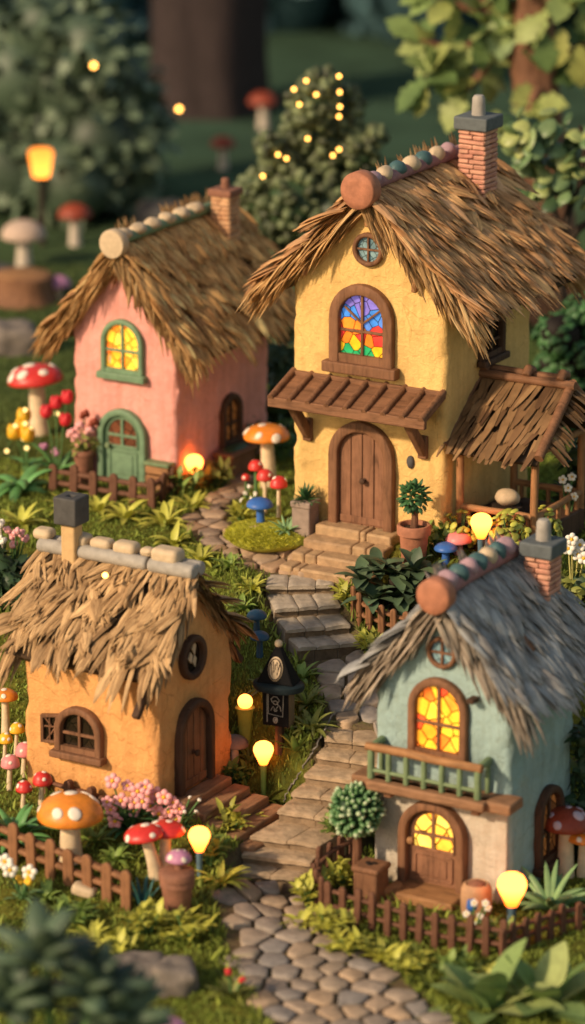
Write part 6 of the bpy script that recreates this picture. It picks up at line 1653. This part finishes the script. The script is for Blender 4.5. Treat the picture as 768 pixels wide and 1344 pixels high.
# dark forest mass and hill closing the view; bluish haze put into their colours
def forest_bank():
    rs = random.Random(77); mb = MB()
    for i in range(90):
        x = rs.uniform(-26, 26); y = rs.uniform(35, 46); z0 = H(x, y); hh = rs.uniform(5, 9); r = rs.uniform(1.4, 2.6)
        mb.ball((x, y, z0 + hh * .5), (r, r, hh * .56), 10, 8, wob=.35)
        for k in range(46):
            d = Vector((rs.gauss(0, 1), rs.gauss(0, 1) - .6, rs.gauss(0, 1))).normalized(); q = Vector((x, y, z0 + hh * .5)) + Vector((d.x * r, d.y * r, d.z * hh * .56))
            mb.leaf(q, (d + Vector((rs.gauss(0, .5), rs.gauss(0, .5), rs.gauss(0, .5)))).normalized(), (d + Vector((0, 0, .5))), rs.uniform(.6, 1.1), .5, bend=.5, fold=.1)
    o = obj('forest', mb, leafmat('haze_tinted_forest_leaf', (.06, .125, .145), isl=.4, tr=0), sharp=0); tag(o, 'dark blurred forest closing off the background', 'forest', kind='stuff')
forest_bank()
mb = MB(); n = 60
vs = []
for j in range(8):
    for i in range(n + 1):
        x = -120 + 240 * i / n; y = 50 + j * 9; vs.append((x, y, 1.5 + 14 * math.sin(min(1, j / 5) * PI / 2) + 1.5 * mnoise.noise(Vector((x * .06, y * .06, 3)))))
mb.add(vs, [(j * (n + 1) + i, j * (n + 1) + i + 1, (j + 1) * (n + 1) + i + 1, (j + 1) * (n + 1) + i) for j in range(7) for i in range(n)])
obj('hill', mb, clay('haze_tinted_hill', (.08, .15, .19), var=.4, scale=.3), kind='structure')

# lobed leaf tree top right
pt = gp(727, 425); t = thing('lobed_leaf_tree', 'reddish trunked tree with large lobed green leaves at upper right', 'tree', pt); kt = kpx(pt)
def TP(px, py, dy=0): return at_y(px, py, pt.y + dy) - pt
b = tree_trunk([TP(733, 445), TP(731, 380), TP(724, 300), TP(715, 220), TP(705, 130), TP(698, 60), TP(700, -40), TP(690, -160)], [.5, .42, .38, .36, .36, .36, .33, .3], 20, .05)
obj('trunk', b, M['bark_red'], t)
br = MB(); lv = MB(); rs = random.Random(15)
LPROF = [.12, .5, .42, .85, .62, 1.0, .72, .66, .3, .05]
def lobed(q, d, nn, L): lv.leaf(q, d, nn, L, L * .72, bend=rs.uniform(.2, .7), n=9, prof=LPROF, fold=.16)
brs = [[(700, 70), (640, 78), (590, 62), (552, 52)], [(700, 40), (660, 20), (610, 10), (570, -10)], [(705, 100), (745, 70), (790, 40)], [(590, 62), (570, 85), (560, 105)], [(640, 78), (630, 100), (612, 118)], [(700, 20), (730, -10), (770, -30)], [(720, 90), (700, 130), (692, 150)], [(745, 70), (762, 60), (780, 90)], [(660, 20), (640, 5), (600, -30)], [(660, 20), (640, 45), (612, 60)]]
for B in brs:
    dy = rs.uniform(-.5, .3); pts = [TP(x, y, dy * min(1, i)) for i, (x, y) in enumerate(B)]; br.tube(pts, [.09 - .018 * i for i in range(len(pts))], 8)
    for i in range(len(pts) - 1):
        for k in range(4):
            f = (k + rs.random()) / 4; q = pts[i].lerp(pts[i + 1], f)
            if i == 0 and B[0][0] in (700, 705) and f < .5: continue
            a = rs.uniform(0, 6.3); d = Vector((math.cos(a) * .9, -.35 + rs.gauss(0, .4), math.sin(a) * .75 - .15)).normalized()
            lobed(q, d, Vector((rs.gauss(0, .4), -.55, .8)), rs.uniform(.5, .74))
    d = (pts[-1] - pts[-2]).normalized()
    for k in range(4): lobed(pts[-1], (d + Vector((rs.gauss(0, .6), rs.gauss(0, .4), rs.gauss(0, .5)))).normalized(), Vector((rs.gauss(0, .3), -.5, .8)), rs.uniform(.55, .75))
for (px, py, ax, az) in ((690, 150, -.35, -1), (705, 155, .3, -1), (650, 165, .1, -1), (645, 170, -.3, -.9), (710, 60, .2, -1), (740, 60, -.3, -.9), (760, 80, .1, -1), (715, 40, -.8, -.6), (730, 20, .8, .4), (752, 30, .2, .9), (700, 15, -.6, .7)):
    q = TP(px, py - 20, -.45); lobed(q, Vector((ax, -.25, az)).normalized(), Vector((0, -.75, .6)), rs.uniform(.55, .75))
obj('branches', br, M['bark_red'], t)
obj('leaves', lv, clay('lobed_leaf', (.2, .26, .08), var=.35, rough=.5, bmp=.1, cols=[(.07, .13, .04), (.18, .28, .09), (.32, .42, .15), (.38, .40, .11), (.26, .38, .17)], transl=.25, scale=5), t)

# round leaved dark stemmed tree at right
pt = gp(752, 560); t = thing('round_leaf_tree', 'small dark stemmed tree with round green leaves behind the thatched roof', 'tree', pt)
def TQ(px, py, dy=0): return at_y(px, py, pt.y + dy) - pt
br = MB(); lv = MB(); rs = random.Random(19)
for B, r0 in (([(748, 560), (738, 400), (734, 330), (742, 290), (760, 245)], .10), ([(734, 330), (760, 300), (790, 280)], .07), ([(738, 310), (728, 280), (722, 250), (715, 225)], .06), ([(736, 320), (750, 265), (742, 225), (738, 195)], .06), ([(728, 270), (705, 235), (690, 205), (680, 175)], .035), ([(715, 225), (700, 190), (705, 172)], .03), ([(742, 225), (730, 190), (722, 165)], .03), ([(760, 245), (768, 200), (762, 165)], .045), ([(690, 205), (680, 195), (673, 172)], .02), ([(760, 245), (785, 215), (800, 180)], .04)):
    dy = rs.uniform(-.3, .3); pts = [TQ(x, y, dy * min(1, i * .6)) for i, (x, y) in enumerate(B)]; br.tube(pts, [r0 * (1 - .17 * i) for i in range(len(pts))], 8)
    if B[0][1] > 325 and r0 > .065: continue
    for i in range(1, len(pts)):
        if B[i - 1][1] > 300 or B[i][1] > 285: continue
        for k in range(8):
            q = pts[i - 1].lerp(pts[i], rs.uniform(.2, 1.1)) + Vector((rs.gauss(0, .13), rs.gauss(0, .16), rs.gauss(0, .11))); nn = Vector((rs.gauss(0, .6) - .3, -.4 + rs.gauss(0, .5), .8)).normalized(); x = nn.orthogonal().normalized(); s = rs.uniform(.09, .19)
            lv.ball(q, (s, s * rs.uniform(.7, 1), s * .22), 12, 6, 0, Matrix((x, nn.cross(x), nn)).transposed())
obj('branches', br, M['bark_dark'], t); obj('leaves', lv, clay('round_leaf', (.12, .2, .07), var=.3, rough=.45, bmp=.05, cols=[(.03, .06, .025), (.09, .16, .06), (.2, .3, .13), (.34, .38, .12), (.08, .15, .07)], spec=.4), t)

# dark bushes at right behind the porch
def dark_bush(px, py, blobs, n, L, w_, mat, label, seed, round_=False, name='dark_bush'):
    p = gp(px, py); t = thing(name, label, 'bush', p); b = MB(); ib = MB(); rs = random.Random(seed); k = kpx(p)
    for (bx, by, r) in blobs:
        c = at_y(bx, by, p.y + rs.uniform(-.15, .15)) - p; r = r / k; ib.ball(c, r * .8, 12, 8, wob=.25)
        for j in range(n):
            d = Vector((rs.gauss(0, 1), rs.gauss(0, 1), rs.gauss(0, 1))).normalized(); q = c + d * r * rs.uniform(.72, 1.05)
            if round_:
                nn = (d + Vector((rs.gauss(0, .3), rs.gauss(0, .3), .6))).normalized(); x = nn.orthogonal().normalized(); s = L * rs.uniform(.6, 1.2); b.ball(q, (s, s * .8, s * .3), 9, 6, 0, Matrix((x, nn.cross(x), nn)).transposed())
            else: b.leaf(q, (d + Vector((rs.gauss(0, .5), rs.gauss(0, .5), rs.gauss(0, .5)))).normalized(), d + Vector((0, 0, .6)), L * rs.uniform(.7, 1.2), w_, bend=.5)
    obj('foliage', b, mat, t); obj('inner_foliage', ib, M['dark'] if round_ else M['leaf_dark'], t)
    s = MB(); s.tube([(0, 0, -.1), (0, 0, .3)], [.05, .04], 8); obj('stem', s, M['bark_dark'], t)
dark_bush(748, 575, ((735, 440, 34), (765, 470, 40), (742, 500, 34), (770, 410, 30), (722, 480, 20), (775, 540, 40), (740, 545, 26)), 90, .075, .05, M['leaf_deep'], 'dark glossy round leaved bush behind the porch roof', 51, True)
dark_bush(366, 560, ((362, 470, 24), (372, 500, 26), (360, 530, 24), (376, 545, 22)), 60, .18, .09, M['leaf_dark'], 'dark shrub squeezed between the pink and yellow walls', 52)
dark_bush(760, 680, ((762, 600, 22), (772, 640, 24), (752, 655, 16)), 60, .2, .07, M['leaf_dark'], 'shadowy shrub right of the porch posts', 53)
dark_bush(748, 1130, ((765, 1010, 20), (775, 1060, 26), (770, 970, 18), (772, 1110, 26)), 60, .18, .08, M['leaf_dark'], 'dark shrub at the right edge beyond the teal wall', 54)
dark_bush(766, 790, ((765, 765, 20), (748, 775, 16)), 50, .14, .08, M['leaf_olive'], 'low shrub at the right edge behind the teal roof', 55)
dark_bush(8, 780, ((0, 745, 24), (16, 765, 20), (-12, 800, 30), (6, 800, 22)), 55, .2, .09, M['leaf_dark'], 'dark shrub at the left edge beside the straw eave', 56)

# ------------------------------------------------------------------ foreground plants (near the lens, soft)
def fg_plant(px, py, y, heads, mat, label, L, w_, n, seed, kind, name):
    c0 = at_y(px, py, y); base = Vector((c0.x, y, H(c0.x, y))); t = thing(name, label, 'plant', base); rs = random.Random(seed); b = MB(); s = MB()
    for (hx, hy_) in heads:
        q = at_y(hx, hy_, y + rs.uniform(-.15, .15)) - base; s.tube([(rs.gauss(0, .05), 0, -.05), q * .5 + Vector((0, 0, .1)), q], [.06, .05, .035], 8)
        for k in range(n):
            a = k * 2.4 + rs.gauss(0, .2); e = .05 + 1.3 * k / n + rs.gauss(0, .1); d = Vector((math.cos(a) * math.cos(e), math.sin(a) * math.cos(e), math.sin(e)))
            if kind == 'blade': b.leaf(q, d, (0, 0, 1), L * rs.uniform(.75, 1.1), w_ * rs.uniform(.85, 1.15), bend=.55, n=8, prof=[.3, .55, .8, .95, 1, .95, .8, .5, .08], fold=.2)
            else: b.fleshy(q, d, L * rs.uniform(.8, 1.1), w_ * .5, .35, 7, .45, seg=8, prof=[.5, .7, .9, 1, 1, .9, .65, .2])
    obj('foliage', b, mat, t, sharp=0); obj('stems', s, M['stem_green'], t)
fg_plant(680, 1330, -11.2, ((640, 1332), (712, 1326)), clay('pale_foreground_leaf', (.17, .25, .09), var=.25, cols=[(.13, .23, .07), (.26, .36, .12), (.38, .44, .16)], transl=.15, bmp=.1), 'pale green broad leaved rosette at the bottom right corner', .88, .36, 18, 61, 'blade', 'broad_leaf_plant')
fg_plant(75, 1330, -15.5, ((60, 1262), (120, 1306), (150, 1345), (10, 1320)), leafmat('dusk_succulent', (.07, .11, .065), tr=0, isl=.5), 'dark blurred succulent at the bottom left corner', .58, .27, 17, 62, 'fleshy', 'succulent_plant')
# glowing beads among the yellow flowers
pf = gp(36, 612); fl2 = thing('bead_lights', 'string of tiny glowing beads among the yellow ball flowers', 'bead lights', pf)
for (px, py) in ((33, 538), (20, 559), (40, 563), (33, 556), (31, 576), (35, 588), (9, 592), (75, 543)):
    q = at_y(px, py, pf.y - .14) - pf; s_ = MB(); s_.ball(q, .034, 10, 7); obj('bead', s_, M['bulb_bead'], fl2)
b = MB(); b.tube([at_y(px, py, pf.y - .14) - pf for px, py in ((9, 592), (20, 559), (33, 538), (40, 563), (33, 556), (31, 576), (35, 588), (34, 612))], .006, 5); obj('wire', b, M['stem_green'], fl2)
# ------------------------------------------------------------------ light, sky, camera
w = bpy.data.worlds.new('World'); scene.world = w; w.use_nodes = True
nt = w.node_tree; bg = nt.nodes['Background']
sky = nt.nodes.new('ShaderNodeTexSky'); sky.sky_type = 'NISHITA'; sky.sun_disc = False
SUN_EL, SUN_AZ = R(29), math.atan2(-.58, -.81)     # direction towards the sun in the xy plane
sky.sun_elevation = SUN_EL; sky.sun_rotation = PI / 2 - SUN_AZ
wm = nt.nodes.new('ShaderNodeMix'); wm.data_type = 'RGBA'; wm.blend_type = 'MULTIPLY'; wm.inputs[0].default_value = 1; wm.inputs[7].default_value = (1.18, .97, .74, 1)
nt.links.new(sky.outputs[0], wm.inputs[6]); nt.links.new(wm.outputs[2], bg.inputs[0]); bg.inputs[1].default_value = .155
sd = bpy.data.lights.new('sun', 'SUN'); sd.energy = 4.4; sd.angle = R(3.5); sd.color = (1, .755, .50)
so = bpy.data.objects.new('sun', sd); COL.objects.link(so)
tow = Vector((math.cos(SUN_AZ) * math.cos(SUN_EL), math.sin(SUN_AZ) * math.cos(SUN_EL), math.sin(SUN_EL)))
so.rotation_euler = tow.to_track_quat('Z', 'Y').to_euler(); so.location = tow * 30
cd = bpy.data.cameras.new('camera'); co = bpy.data.objects.new('camera', cd); COL.objects.link(co)
co.location = CAM; co.rotation_euler = (PI / 2 - PITCH, 0, 0)
cd.sensor_fit = 'VERTICAL'; cd.sensor_height = 36; cd.lens = F / 1344 * 36; cd.clip_end = 1000; cd.clip_start = .5
cd.dof.use_dof = True; cd.dof.focus_distance = 45.8; cd.dof.aperture_fstop = (cd.lens * 1e-3) / .43
scene.camera = co
scene.render.engine = 'CYCLES'
scene.view_settings.view_transform = 'Standard'; scene.view_settings.look = 'None'; scene.view_settings.exposure = 0
c = scene.cycles; c.use_denoising = True; c.max_bounces = 6; c.diffuse_bounces = 3; c.glossy_bounces = 2; c.transmission_bounces = 2; c.transparent_max_bounces = 4
c.caustics_reflective = False; c.caustics_refractive = False; c.sample_clamp_indirect = 4
